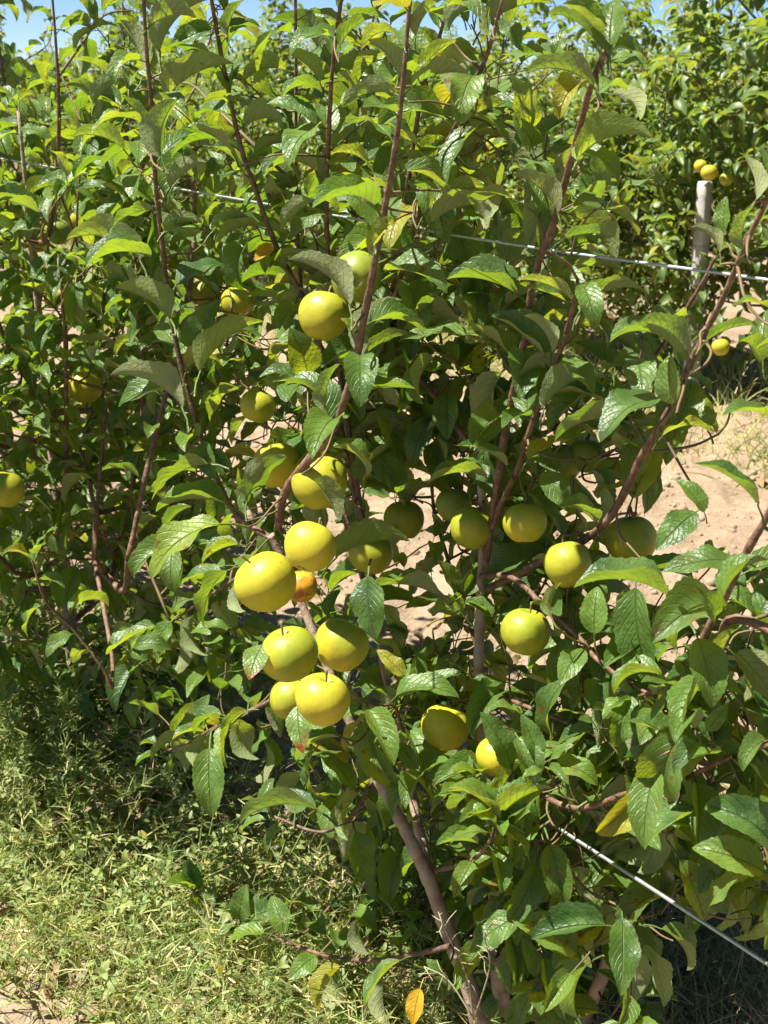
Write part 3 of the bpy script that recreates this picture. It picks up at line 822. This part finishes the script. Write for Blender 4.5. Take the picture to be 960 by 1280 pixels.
# automatic leaves along the shoots
for key, t0, sp, size, dr in (('L', .22, .034, (.06, .09), (-.3, .45)), ('M', .25, .034, (.06, .09), (-.3, .45)), ('P', .2, .026, (.06, .09), (-.3, .45)), ('Q', .15, .024, (.06, .09), (-.3, .45)),
                              ('Q2', .15, .022, (.06, .095), (-.3, .45)), ('Tt', .1, .028, (.06, .09), (-.3, .45)), ('S', .1, .022, (.06, .09), (-.3, .45)), ('E', .12, .032, (.055, .085), (-.3, .45)),
                              ('G', .2, .03, (.055, .085), (-.3, .45)), ('F', .25, .036, (.055, .085), (-.3, .45)), ('F2', .2, .04, (.05, .075), (.1, .6)), ('H', .3, .03, (.055, .085), (.2, .9)),
                              ('I', .55, .02, (.05, .075), (.0, .5)), ('J', .12, .03, (.055, .085), (.2, .9)), ('K', .35, .028, (.05, .08), (.2, .9)), ('N', .1, .032, (.055, .085), (.2, 1.0)),
                              ('O', .1, .028, (.055, .085), (.2, .9)), ('U', .1, .025, (.06, .09), (.2, .9)), ('V', .15, .024, (.05, .085), (.1, .9)), ('X', .1, .022, (.06, .09), (.3, 1.0))):
    shoot_leaves(BR[key], t0, 1.0, sp, size, dr, recs=main.recs)
# side twigs filling the crown
F = main.fill
F(330, 110, 190, 130, -.25, .0, 17)
F(520, 120, 130, 120, -.22, .0, 13)
F(660, 230, 90, 110, -.2, .0, 8)
F(330, 330, 190, 110, -.25, .0, 26)
F(520, 340, 120, 110, -.22, -.02, 18)
F(330, 520, 150, 120, -.25, .0, 28, droop=(.3, 1.0))
F(520, 540, 110, 120, -.25, -.05, 30, droop=(.3, 1.0))
F(690, 480, 110, 110, -.22, -.02, 26)
F(820, 560, 90, 90, -.2, -.02, 13)
F(640, 660, 100, 90, -.25, -.06, 24, droop=(.3, 1.0))
F(280, 700, 90, 110, -.2, .05, 16, droop=(.3, 1.0))
F(470, 780, 120, 110, -.2, -.02, 24, size=(.055, .09), droop=(.4, 1.1))
F(640, 840, 120, 110, -.2, -.02, 36, size=(.055, .09), droop=(.4, 1.1))
F(800, 800, 130, 110, -.15, .02, 22, size=(.055, .09), droop=(.4, 1.1))
F(540, 960, 170, 90, -.2, .05, 34, size=(.055, .09), droop=(.4, 1.1))
F(760, 990, 170, 90, -.15, .05, 46, size=(.055, .09), droop=(.4, 1.1))
F(560, 1120, 170, 100, -.2, .05, 42, size=(.055, .09), droop=(.4, 1.1))
F(740, 1150, 150, 110, -.18, .05, 52, size=(.055, .09), droop=(.4, 1.1))
F(620, 1260, 220, 60, -.2, .02, 22, size=(.055, .09), droop=(.4, 1.1))
F(450, 905, 70, 45, .10, .2, 7, droop=(.4, 1.1))
F(230, 860, 110, 60, -.05, .12, 12, droop=(.2, .9))

# ------------------------------------------------------------------ the tree beyond the frame that leans in, and the tree further along the row
rb = row_pt(P1 + .02, 0); mb = np.array([base[0], base[1]])
rbase = mb - ROW_DIR * 1.25
right = Tree('apple_tree', 'apple tree reaching in with one bare brown fork of branches beside the lower wire', rbase, None)
g = np.array([rbase[0], rbase[1], right.base[2]])
right.limb([g, g + [0, .02, .5], g + [-.02, .0, .95], g + [.02, .02, 1.5], g + [0, 0, 2.0]], (.03, .024, .02, .014, .006), 'trunk', 'trunk', 10)
rj = P(895, 822, .05)
r1 = right.limb([g + [-.01, .0, .72], (g + [0, 0, .72]) * .45 + P(985, 775, .05) * .55, P(960, 786, .05), rj, P(850, 850, .04), P(800, 870, .03)], (.012, .0085, .0065, .0055, .003), 'branch')
r2 = right.limb([rj, P(878, 805, .06), P(908, 742, .07), P(936, 685, .08), P(962, 640, .08), P(1000, 560, .09)], (.0065, .006, .0055, .004), 'branch')
shoot_leaves(r1, .45, 1, .025, (.06, .095), (.2, .9), recs=right.recs)
shoot_leaves(r2, .1, 1, .05, (.06, .09), (.1, .8), recs=right.recs)
right.fill(900, 900, 80, 90, -.05, .06, 16, size=(.055, .09), droop=(.4, 1.1))
right.fill(930, 1060, 80, 70, -.02, .08, 12, size=(.055, .09), droop=(.4, 1.1))
right.fill(1000, 620, 40, 120, -.1, .1, 4)

def auto_tree(t, H, nl, spread, lsize, sp, fan=.9, chk=False, tw=5, twl=(.12, .3), low=.35, droop=(.1, .8)):
    g_ = t.base.copy()
    lean = rng.normal(0, .05, 2)
    pts = [g_, g_ + [lean[0] * .4, lean[1] * .4, H * .25], g_ + [lean[0], lean[1], H * .55], g_ + [lean[0] * 1.6, lean[1] * 1.4, H * .95]]
    tp = t.limb(pts, (.030, .022, .015, .005), 'trunk', 'trunk', 9)
    shoot_leaves(tp, .35, 1, sp, lsize, droop, recs=t.recs, chk=chk)
    for i in range(nl):
        k0 = low + (.92 - low) * (i + random.random() * .7) / nl
        p = tp[int(k0 * (len(tp) - 1))]
        az = i * 2.4 + random.uniform(-.4, .4)
        h = np.array([math.cos(az), math.sin(az), 0])
        # the row is hedged flat: limbs reach further along it than across
        al = abs(h[:2] @ ROW_DIR); ln = spread * (.55 + .45 * al) * (1.1 - .5 * k0) * random.uniform(.8, 1.15)
        up = random.uniform(.35, .9) * fan
        e = p + h * ln + np.array([0, 0, up * ln * 1.1 + .1])
        m1 = p + h * ln * .5 + np.array([0, 0, up * ln * .22])
        tip = e + h * .03 + np.array([0, 0, random.uniform(.12, .40)])
        lp = t.limb([p, m1, e, tip], (.011, .008, .005, .0025), 'branch', 'bark', 6, n=4)
        shoot_leaves(lp, .15, 1, sp, lsize, droop, recs=t.recs, chk=chk)
        for _ in range(tw):
            q = lp[random.randrange(2, len(lp))]
            d = nrm(rng.normal(0, 1, 3) + np.array([0, 0, .35]) + h * .3)
            b = q + d * random.uniform(*twl)
            w = t.twig(q, b, .003, .0015, sag=.0)
            shoot_leaves(w, .2, 1, sp * .9, lsize, droop, recs=t.recs, chk=chk)

lb = PZ(100, 905, 2.97)[:2]
left = Tree('apple_tree', 'bushy apple tree standing next along the front row above the shaded weeds', lb)
auto_tree(left, 1.5, 20, .55, (.055, .085), .026, chk=True, tw=8, low=.12)
for pts, z0, z1, rr in (([(118, 700), (121, 640), (127, 570), (132, 510)], 2.35, 2.35, (.009, .006, .004)), ([(170, 492), (125, 485), (85, 472), (40, 452), (5, 440)], 2.35, 2.5, (.005, .004, .003)), ([(120, 640), (95, 550), (60, 538), (20, 515), (-20, 480)], 2.4, 2.5, (.006, .005, .003)),
                        ([(150, 330), (135, 235), (118, 190), (92, 130), (72, 82), (58, 40)], 2.3, 2.4, (.005, .004, .002)), ([(140, 860), (125, 830), (90, 785), (58, 752), (40, 700)], 2.0, 1.95, (.005, .004, .003)), ([(160, 700), (190, 560), (235, 380), (243, 260), (240, 225)], 2.2, 2.15, (.008, .007, .005))):
    lk_ = left.near(PZ(pts[0][0], pts[0][1], z0) + np.array([0, .2, -.1]))
    pa = left.limb([PZ(x, y, z0 + (z1 - z0) * i / (len(pts) - 1)) for i, (x, y) in enumerate(pts)], rr)
    shoot_leaves(pa, .15, 1, .032, (.05, .08), (.1, .8), recs=left.recs)
    fr_ = lk_
    left.limb([fr_, fr_ * .45 + pa[0] * .55 + np.array([.01, .0, -.05]), pa[0]], (rr[0] * 1.25, rr[0] * 1.1, rr[0]))
LF = lambda cx, cy, rx, ry, n: left.fill(cx, cy, rx, ry, -.5, .0, n, size=(.05, .08), droop=(.1, .9))
LF(90, 200, 120, 120, 30); LF(100, 420, 130, 120, 56); LF(100, 620, 130, 130, 50); LF(90, 800, 130, 80, 26); LF(220, 640, 60, 200, 14)
l2 = lb + ROW_DIR * 1.5
left2 = Tree('apple_tree', 'leafy apple tree two along the front row, its top against pale blue sky', l2)
auto_tree(left2, 1.55, 18, .75, (.05, .08), .026, tw=8, low=.12)
l3 = lb + ROW_DIR * 3.0
left3 = Tree('apple_tree', 'apple tree three along the front row, glimpsed through its neighbours', l3)
auto_tree(left3, 1.6, 14, .75, (.05, .08), .03, tw=7, low=.12)

# connect apples with their stalks
near_trees = [main, right, left, left2]
for a, top, o in APPLES:
    t = min((main, left) if (top - CAM) @ FWD < 4 else (main,), key=lambda q: np.linalg.norm(q.near(top) - top))
    q = t.near(top)
    if np.linalg.norm(q - top) < .09 and (top - CAM) @ FWD < 4: t.twig(q, top, .0026, .0016)

# ------------------------------------------------------------------ which leaves show largest: those become single parts
GRID = 4
zb = np.full((1280 // GRID, 960 // GRID), 1e9); ib = np.full(zb.shape, -1, int)
flat = []
for ti, t in enumerate(near_trees + [left3]):
    for ri, r_ in enumerate(t.recs): flat.append((ti, ri))
allr = (near_trees + [left3])
for k_, (ti, ri) in enumerate(flat):
    r_ = allr[ti].recs[ri]
    S = np.cross(nrm(r_[1]), nrm(r_[2]))
    for f_ in (.15, .4, .65, .9):
        for s_ in (-.16, 0, .16):
            x, y, z = proj(r_[0] + r_[1] * r_[3] * f_ + S * s_ * r_[3])
            if z < .3: continue
            rad = .10 * r_[3] * FPX / z
            i0, i1 = int((y - rad) / GRID), int((y + rad) / GRID) + 1; j0, j1 = int((x - rad) / GRID), int((x + rad) / GRID) + 1
            i0 = max(i0, 0); j0 = max(j0, 0); i1 = min(i1, zb.shape[0]); j1 = min(j1, zb.shape[1])
            if i0 >= i1 or j0 >= j1: continue
            blk = zb[i0:i1, j0:j1]; m_ = blk > z
            blk[m_] = z; ib[i0:i1, j0:j1][m_] = k_
vis = np.bincount(ib[ib >= 0], minlength=len(flat))
for ti, t in enumerate(allr):
    ids = [k_ for k_, (a, b) in enumerate(flat) if a == ti]
    score = sorted(ids, key=lambda k_: -(vis[k_] + (1000 if len(t.recs[flat[k_][1]]) > 7 else 0)))
    cap = {0: 300, 1: 160, 2: 300, 3: 120, 4: 0}[ti]
    chosen = [k_ for k_ in score[:cap] if vis[k_] > 1 or len(t.recs[flat[k_][1]]) > 7]
    cs = set(chosen)
    for k_ in chosen: t.add_leaf_object(t.recs[flat[k_][1]][:7])
    rest = [t.recs[flat[k_][1]] for k_ in ids if k_ not in cs]
    if rest:
        fo = link('foliage', leaves_mesh('foliage', rest, ME if ti < 2 else MD, t.base), M['leaf'], parent=t.e); fo['kind'] = 'stuff'
    t.finish_twigs()
    print('tree', ti, 'leaves', len(ids), 'single', len(chosen))

# ------------------------------------------------------------------ the rows behind
def row_tree_variant(seed, H):
    random.seed(seed)
    t = Tree('apple_tree', 'x', (300 + seed, 300))
    auto_tree(t, H, 20, .72, (.07, .11), .024, tw=10, twl=(.12, .40), low=.08)
    big = [i for i in range(len(t.recs))]
    random.shuffle(big)
    single = big[:60]; ss = set(single)
    for i in single: t.add_leaf_object(t.recs[i][:7])
    rest = [t.recs[i] for i in big[60:]]
    fo = link('foliage', leaves_mesh('foliage', rest, LO, t.base), M['leaf_far'], parent=t.e); fo['kind'] = 'stuff'
    t.finish_twigs()
    print('row tree', len(t.recs))
    return t
VAR = [row_tree_variant(s, h) for s, h in ((1, 2.35), (2, 2.15), (3, 2.45), (4, 2.25))]
def copy_tree(src, loc, rz, sc, leaves, label, group):
    e = src.e.copy(); col.objects.link(e)
    e.location = [float(x) for x in loc]; e.rotation_euler = (0, 0, rz); e.scale = (sc, sc, sc)
    e['label'] = label; e['category'] = 'apple tree'; e['group'] = group
    for c in src.e.children:
        kind = c.name.split('.')[0]
        if kind == 'leaf' and not leaves: continue
        if kind == 'branch' and leaves is None: continue
        d = c.copy(); col.objects.link(d); d.parent = e
    return e
random.seed(21)
p2 = P1 + ROW_SP
s_post = 0
pp = P(877, 330, -(ROW_SP - .3)); s_post = float(pp[:2] @ ROW_DIR)
n_ = 0
for i in range(-3, 15):
    s = s_post + .50 + i * .80 + random.uniform(-.1, .1)
    q = row_pt(p2 + random.uniform(-.06, .06), s)
    lab = 'leafy apple tree in the next row across the bare soil strip'
    if i == -1: lab = 'apple tree in the next row, its crown hiding the foot of the concrete post'
    copy_tree(VAR[n_ % 4], (q[0], q[1], gz(q[0], q[1]) - .02), random.uniform(0, 6.28), (random.uniform(.95, 1.1) if i < 0 else random.uniform(.66, .80)), i <= 5, lab, 'apple trees in the next row'); n_ += 1
for i in range(16):
    s = 1.0 + i * 1.1 + random.uniform(-.15, .15)
    q = row_pt(P1 + 2 * ROW_SP + random.uniform(-.08, .08), s)
    copy_tree(VAR[(n_ * 3) % 4], (q[0], q[1], -.02), random.uniform(0, 6.28), random.uniform(.70, .86), False, 'apple tree two rows back, seen through gaps in the next row', 'apple trees two rows back'); n_ += 1
for i in range(20):
    s = 2.0 + i * 1.2 + random.uniform(-.15, .15)
    q = row_pt(P1 + 3 * ROW_SP + random.uniform(-.08, .08), s)
    copy_tree(VAR[(n_ * 3) % 4], (q[0], q[1], -.02), random.uniform(0, 6.28), random.uniform(.72, .88), None, 'distant apple tree three rows back, a dull green mass', 'apple trees three rows back'); n_ += 1
for t in VAR:
    for c in list(t.e.children): bpy.data.objects.remove(c)
    bpy.data.objects.remove(t.e)
# a far wood that closes the view
recs = []
for s in np.arange(-10, 70, .028):
    q = row_pt(P1 + 4.3 * ROW_SP + random.uniform(-.8, .8), s)
    h = 1.7 * (.75 + .35 * vnoise(np.array([s / 1.1]), np.array([.5]), 9)[0])
    a = nrm(rng.normal(0, 1, 3)); n = nrm(rng.normal(0, .5, 3) + [0, 0, 1])
    recs.append((np.array([q[0], q[1], random.random() ** .8 * h]), a, n, random.uniform(.14, .22), 1.1, random.randrange(10)))
fw = link('far_foliage', leaves_mesh('far_foliage', recs, LO), M['leaf_far']); fw['kind'] = 'stuff'; fw['label'] = 'farthest orchard rows merging into one green mass'

# apples scattered through the next row
random.seed(5)
for i, (x, y, d) in enumerate(((615, 180, 15), (613, 191, 14), (583, 470, 13), (742, 238, 12), (520, 215, 11), (724, 245, 10), (836, 96, 13), (640, 300, 11), (668, 240, 11), (770, 250, 11), (590, 215, 10))):
    apple(x, y, d, 0, 'small yellow apple scattered among the leaves of the next row', 'apple_gold', (0, 0), 'small apples scattered in the next row', z=random.uniform(5.6, 6.4) if x > 600 else 7.0)

# ------------------------------------------------------------------ trellis
def wire(pts, r, label, group=None):
    path = smooth_path(pts, 10)
    V, Q, T = tube(path, (r, r), 8)
    o = link('trellis_wire', fast_mesh('trellis_wire', V, Q, T), M['wire'])
    o['label'] = label; o['category'] = 'wire'
    if group: o['group'] = group
def lineup(a, b, t): return a + (b - a) * t
w0, w1, w2 = P(0, 198, -.05), P(530, 288, -.02), P(960, 350, .0)
wire([lineup(w1, w0, 3.0), w0, w1, w2, lineup(w1, w2, 2.2)], .0018, 'upper taut galvanised wire crossing the front tree at chest height')
v0, v1 = P(690, 1030, -.01), P(960, 1205, .05)
wire([lineup(v1, v0, 4.0), v0, v1, lineup(v0, v1, 2.0)], .0025, 'lower galvanised wire running out beside the front tree at knee height')
for h_, lab in ((.75, 'lower'), (1.35, 'middle'), (1.7, 'top')):
    wire([row_pt(p2, s) + [0, 0, h_ - .012 * math.sin(s)] for s in np.linspace(-3, 16, 6)], .002, lab + ' wire of the next row strung along its posts')

def post(loc, H, w, label, group):
    e = bpy.data.objects.new('trellis_post', None); col.objects.link(e); e.location = loc
    e['label'] = label; e['category'] = 'post'
    e.rotation_euler = (R(random.uniform(-1, 1)), R(random.uniform(-1, 1)), math.atan2(ROW_DIR[1], ROW_DIR[0]))
    c = w * .12; prof = [(-w/2 + c, -w/2), (w/2 - c, -w/2), (w/2, -w/2 + c), (w/2, w/2 - c), (w/2 - c, w/2), (-w/2 + c, w/2), (-w/2, w/2 - c), (-w/2, -w/2 + c)]
    V = []; lv = list(np.linspace(-.3, H - .01, 22)) + [H]
    for i, z in enumerate(lv):
        s_ = (1 - .12 * max(z, 0) / H) * (.9 if i == len(lv) - 1 else 1)
        for (x, y) in prof: V.append((x * s_ + random.uniform(-.0012, .0012), y * s_ + random.uniform(-.0012, .0012), z))
    n = len(lv); Q = [(i * 8 + j, i * 8 + (j + 1) % 8, (i + 1) * 8 + (j + 1) % 8, (i + 1) * 8 + j) for i in range(n - 1) for j in range(8)]
    V.append((0, 0, H)); T = [((n - 1) * 8 + j, (n - 1) * 8 + (j + 1) % 8, len(V) - 1) for j in range(8)]
    link('shaft', fast_mesh('shaft', V, Q, T, smooth=False), M['concrete'], parent=e)
    for z in (.75, 1.35, 2.0):
        if z < H - .05:
            th = np.linspace(0, 2 * math.pi, 5)[:-1] + math.pi / 4
            ww = w * (1 - .12 * z / H) * .5 * 1.42 + .004
            path = [(ww * math.cos(a), ww * math.sin(a), z) for a in th]; path.append(path[0])
            link('wire_tie', fast_mesh('wire_tie', *tube(np.array(path), (.002, .002), 5)), M['wire'], parent=e)
q = row_pt(p2 - .3, s_post)
ptop = P(877, 226, -(ROW_SP - .3))[2] - gz(q[0], q[1])
post((q[0], q[1], gz(q[0], q[1])), ptop, .064, 'grey concrete trellis post standing among the trees of the next row', None)

# ------------------------------------------------------------------ weeds, grass, clods
def strips(name, B, D, L, W, mat, droop, label, levels=3, rv=None):
    """many curved blades: base, direction, length, width"""
    k_ = len(B)
    D = D / np.linalg.norm(D, axis=1)[:, None]
    S = np.cross(D, rng.normal(0, 1, (k_, 3))); S /= np.linalg.norm(S, axis=1)[:, None]
    Vs = []
    for i in range(levels + 1):
        t = i / levels
        c = B + D * (L * t)[:, None]
        c[:, 2] -= droop * L * t * t
        w = (W * (1 - t) ** .7)[:, None] if i < levels else 0
        if i < levels: Vs += [c - S * w * .5, c + S * w * .5]
        else: Vs.append(c)
    m = 2 * levels + 1
    V = np.stack(Vs, 1).reshape(-1, 3)
    off = (m * np.arange(k_))[:, None]
    q_ = np.vstack([off + np.array([[2 * i, 2 * i + 1, 2 * i + 3, 2 * i + 2]]) for i in range(levels - 1)])
    t_ = off + np.array([[2 * levels - 2, 2 * levels - 1, 2 * levels]])
    r_ = np.repeat(rng.random(k_) if rv is None else rv, m)
    o = link(name, fast_mesh(name, V, q_, t_, rnd=r_), mat)
    o['kind'] = 'stuff'; o['label'] = label
    return o

def scatter(n, x0, x1, y0, y1, dens):
    x = rng.uniform(x0, x1, n * 4); y = rng.uniform(y0, y1, n * 4)
    keep = rng.random(n * 4) < dens(x, y)
    x, y = x[keep][:n], y[keep][:n]
    return np.stack([x, y, ground_z(x, y)], 1)

def rowq(x, y): return x * ROW_N[0] + y * ROW_N[1]
def front_d(x, y):
    q = rowq(x, y)
    c = .6 * vnoise(x / .20, y / .20, 31) + .4 * vnoise(x / .07, y / .07, 32)
    px, py, _ = proj(np.stack([x, y, x * 0], 1))
    bare = np.clip((py - 1225) / 60, 0, 1) * np.clip((170 - px) / 80, 0, 1)
    return np.clip(1.15 * np.exp(-((q - .72) / .52) ** 4) * np.clip(c * 3.2 - .95, .04, 1), 0, 1) * (1 - .9 * bare)
# soft grass and wiry weeds at the foot of the front row
B = scatter(11000, -1.9, 1.2, 1.2, 3.6, front_d)
k_ = len(B); D = rng.normal(0, .75, (k_, 3)); D[:, 2] = np.abs(rng.normal(.75, .35, k_)) + .15
strips('grass', B, D, rng.uniform(.03, .16, k_) * (.35 + 1.4 * vnoise(B[:, 0] / .25, B[:, 1] / .25, 78)) * (1 + .8 * (rng.random(k_) > .94)), rng.uniform(.002, .0055, k_), M['grass'], .5, rv=np.clip(vnoise(B[:, 0] / .3, B[:, 1] / .3, 33) * 1.3 - .25 + rng.normal(0, .18, k_), 0, 1), label='sunlit yellow-green grass and weeds at the foot of the front row')
# short side sprigs so that it reads as feathery weed
B2 = B[rng.integers(0, k_, 15000)] + rng.normal(0, .02, (15000, 3)) * [1, 1, 0] + np.stack([np.zeros(15000), np.zeros(15000), rng.uniform(0, .10, 15000)], 1)
D2 = rng.normal(0, 1, (15000, 3)); D2[:, 2] = D2[:, 2] * .5 + .35
strips('wiry_weeds', B2, D2, rng.uniform(.02, .075, 15000), rng.uniform(.002, .005, 15000), M['grass'], .3, 'tangle of short wiry weed sprigs in the front row strip', levels=2)
# feathery upright weeds
FB = scatter(850, -1.9, 1.0, 1.2, 3.4, front_d)
fb = []; fd = []; fl = []; fwid = []; fr = []
for b in FB:
    L = random.uniform(.06, .26) * (.5 + 1.3 * float(vnoise(b[0:1] / .3, b[1:2] / .3, 77)[0])); d = nrm(np.array([random.gauss(0, .35), random.gauss(0, .35), 1])); tone = random.random()
    fb.append(b); fd.append(d); fl.append(L); fwid.append(.003); fr.append(tone)
    for _ in range(int(30 * L / .2)):
        t_ = random.uniform(.15, 1); e_ = nrm(np.array([random.gauss(0, .8), random.gauss(0, .8), .65]))
        fb.append(b + d * L * t_ - np.array([0, 0, .15 * L * t_ * t_])); fd.append(e_); fl.append(random.uniform(.015, .055)); fwid.append(random.uniform(.0014, .003)); fr.append(min(1, max(0, tone + random.gauss(0, .15))))
strips('feathery_weeds', np.array(fb), np.array(fd), np.array(fl), np.array(fwid), M['grass'], .15, 'feathery grey-green weeds standing in the front row strip', levels=2, rv=np.array(fr))
# broad little leaves of a creeping weed
recs = []
def creep(x, y):
    px, py, _ = proj(np.stack([x, y, x * 0], 1))
    return np.where((px < 330) & (py < 1180), 1, .25) * front_d(x, y)
CB = scatter(1150, -1.7, .8, 1.3, 3.4, creep)
WS = Acc()
for b in CB:
    d = nrm(np.array([random.gauss(0, .6), random.gauss(0, .6), .75])); L = random.uniform(.08, .24) * (1.5 if proj(b)[1] < 1010 else 1)
    path = smooth_path([b, b + d * L * .5, b + d * L + np.array([0, 0, -.12 * L])], 4)
    WS.add(*tube(path, (.0016, .0009), 4))
    shoot_leaves(path, .15, 1, .015, (.013, .026), (-.1, .4), recs=recs, chk=False, out=.7)
o = link('creeping_weeds', leaves_mesh('creeping_weeds', recs, TINY), M['weed']); o['kind'] = 'stuff'; o['label'] = 'small-leaved creeping weeds under the front row'
o = link('weed_stems', WS.mesh('weed_stems', rnd=np.full(WS.n, .3)), M['grass']); o['kind'] = 'stuff'; o['label'] = 'thin stems of the creeping weeds'
# wiry brown weeds on the far side of the front tree
def back_d(x, y):
    q = rowq(x, y); px, py, _ = proj(np.stack([x, y, x * 0], 1))
    return np.exp(-((q - 1.42) / .33) ** 2) * np.clip(vnoise(x / .3, y / .3, 41) * 1.8 - .2, 0, 1) * np.where((px > 560) & (py > 1000), 1, .12)
B = scatter(2200, -.4, 1.5, 1.2, 2.7, back_d)
BB = np.repeat(B, 22, 0); k_ = len(BB)
D = rng.normal(0, .7, (k_, 3)); D[:, 2] = np.abs(D[:, 2]) + .35
BB = BB + np.stack([rng.normal(0, .03, k_), rng.normal(0, .03, k_), rng.uniform(0, .16, k_)], 1)
strips('dry_undergrowth', BB, D, rng.uniform(.02, .11, k_), rng.uniform(.001, .0024, k_), M['fine_weed'], .15, 'wiry half-dry undergrowth behind the lower wire')
# grass along the foot of the next row
def row2_d(x, y):
    q = rowq(x, y)
    return np.exp(-((q - p2 + .35) / .72) ** 4) * np.clip(vnoise(x / .4, y / .4, 51) * 1.8 - .2, 0, 1)
B = scatter(22000, -5, 4.5, 2.5, 13, row2_d)
k_ = len(B); D = rng.normal(0, .5, (k_, 3)); D[:, 2] = np.abs(D[:, 2]) + .55
strips('verge_grass', B, D, rng.uniform(.08, .34, k_), rng.uniform(.004, .009, k_), M['grass'], .35, 'tall grass and weeds along the foot of the next row')
# sparse tufts between the rows
B = scatter(60, -1, 3.2, 2.2, 5.4, lambda x, y: vnoise(x / .5, y / .5, 61) ** 3)
BB = np.repeat(B, 14, 0); k_ = len(BB); BB[:, :2] += rng.normal(0, .02, (k_, 2))
D = rng.normal(0, .6, (k_, 3)); D[:, 2] = np.abs(D[:, 2]) + .4
strips('weed_tufts', BB, D, rng.uniform(.03, .09, k_), rng.uniform(.002, .004, k_), M['grass'], .4, 'scattered small weed tufts on the bare soil')
# dry fallen leaves
LB = scatter(170, -1.6, 2.6, 1.2, 5.0, lambda x, y: np.clip(1.1 - np.abs(rowq(x, y) - P1) * .5, .08, 1))
lr = [(b + [0, 0, .012], nrm(np.array([random.gauss(0, 1), random.gauss(0, 1), .15])), nrm(np.array([random.gauss(0, .5), random.gauss(0, .5), 1])), random.uniform(.05, .08), random.uniform(.8, 1.1), random.randrange(10)) for b in LB]
o = link('leaf_litter', leaves_mesh('leaf_litter', lr, MD), M['leaf_dead']); o['kind'] = 'stuff'; o['label'] = 'dry brown fallen leaves on the soil'
# clods
ico = [(0, 0, 1), (.89, 0, .45), (.28, .85, .45), (-.72, .53, .45), (-.72, -.53, .45), (.28, -.85, .45), (.72, .53, -.45), (-.28, .85, -.45), (-.89, 0, -.45), (-.28, -.85, -.45), (.72, -.53, -.45), (0, 0, -1)]
icf = [(0, 1, 2), (0, 2, 3), (0, 3, 4), (0, 4, 5), (0, 5, 1), (1, 6, 2), (2, 7, 3), (3, 8, 4), (4, 9, 5), (5, 10, 1), (6, 7, 2), (7, 8, 3), (8, 9, 4), (9, 10, 5), (10, 6, 1), (11, 7, 6), (11, 8, 7), (11, 9, 8), (11, 10, 9), (11, 6, 10)]
B = scatter(9000, -1.6, 3.2, 1.2, 5.6, lambda x, y: np.clip(vnoise(x / .35, y / .35, 71) * 1.5 - .2, .05, 1))
k_ = len(B); s_ = .004 + .018 * rng.random(k_) ** 5
I = np.array(ico)[None] * (1 + rng.normal(0, .18, (k_, 12, 1))) * s_[:, None, None] * rng.uniform(.6, 1.2, (k_, 1, 3))
V = (I + B[:, None, :]).reshape(-1, 3)
o = link('soil_clods', fast_mesh('soil_clods', V, None, (np.array(icf)[None] + 12 * np.arange(k_)[:, None, None]).reshape(-1, 3), smooth=False), M['clod']); o['kind'] = 'stuff'; o['label'] = 'crumbly clods strewn over the dry soil'

# bleached dead weed at the foot of the leaning stem
dw = bpy.data.objects.new('dead_weed', None); col.objects.link(dw)
c0 = P(592, 1275, .14); dw.location = c0
dw['label'] = 'bleached dead weed with brittle forked twigs before the leaning stem'; dw['category'] = 'dead weed'
for lst in ([(592, 1275), (585, 1225), (570, 1190), (555, 1160), (548, 1140)], [(592, 1275), (612, 1210), (606, 1170), (618, 1150)], [(590, 1270), (560, 1225), (530, 1208)]):
    ac = Acc()
    pa = smooth_path([P(x, y, .14 + .01 * i) for i, (x, y) in enumerate(lst)], 5)
    ac.add(*tube(pa, (.0012, .0007), 5))
    for q in pa[4:]:
        for _ in range(1):
            d = nrm(rng.normal(0, 1, 3) + np.array([0, 0, .3])); e = q + d * random.uniform(.012, .03)
            ac.add(*tube(np.array([q, (q + e) / 2 + rng.normal(0, .002, 3), e]), (.0009, .0006), 4))
    link('dry_twig', ac.mesh('dry_twig', c0), M['dead_twig'], parent=dw)
print('objects', len(bpy.data.objects))
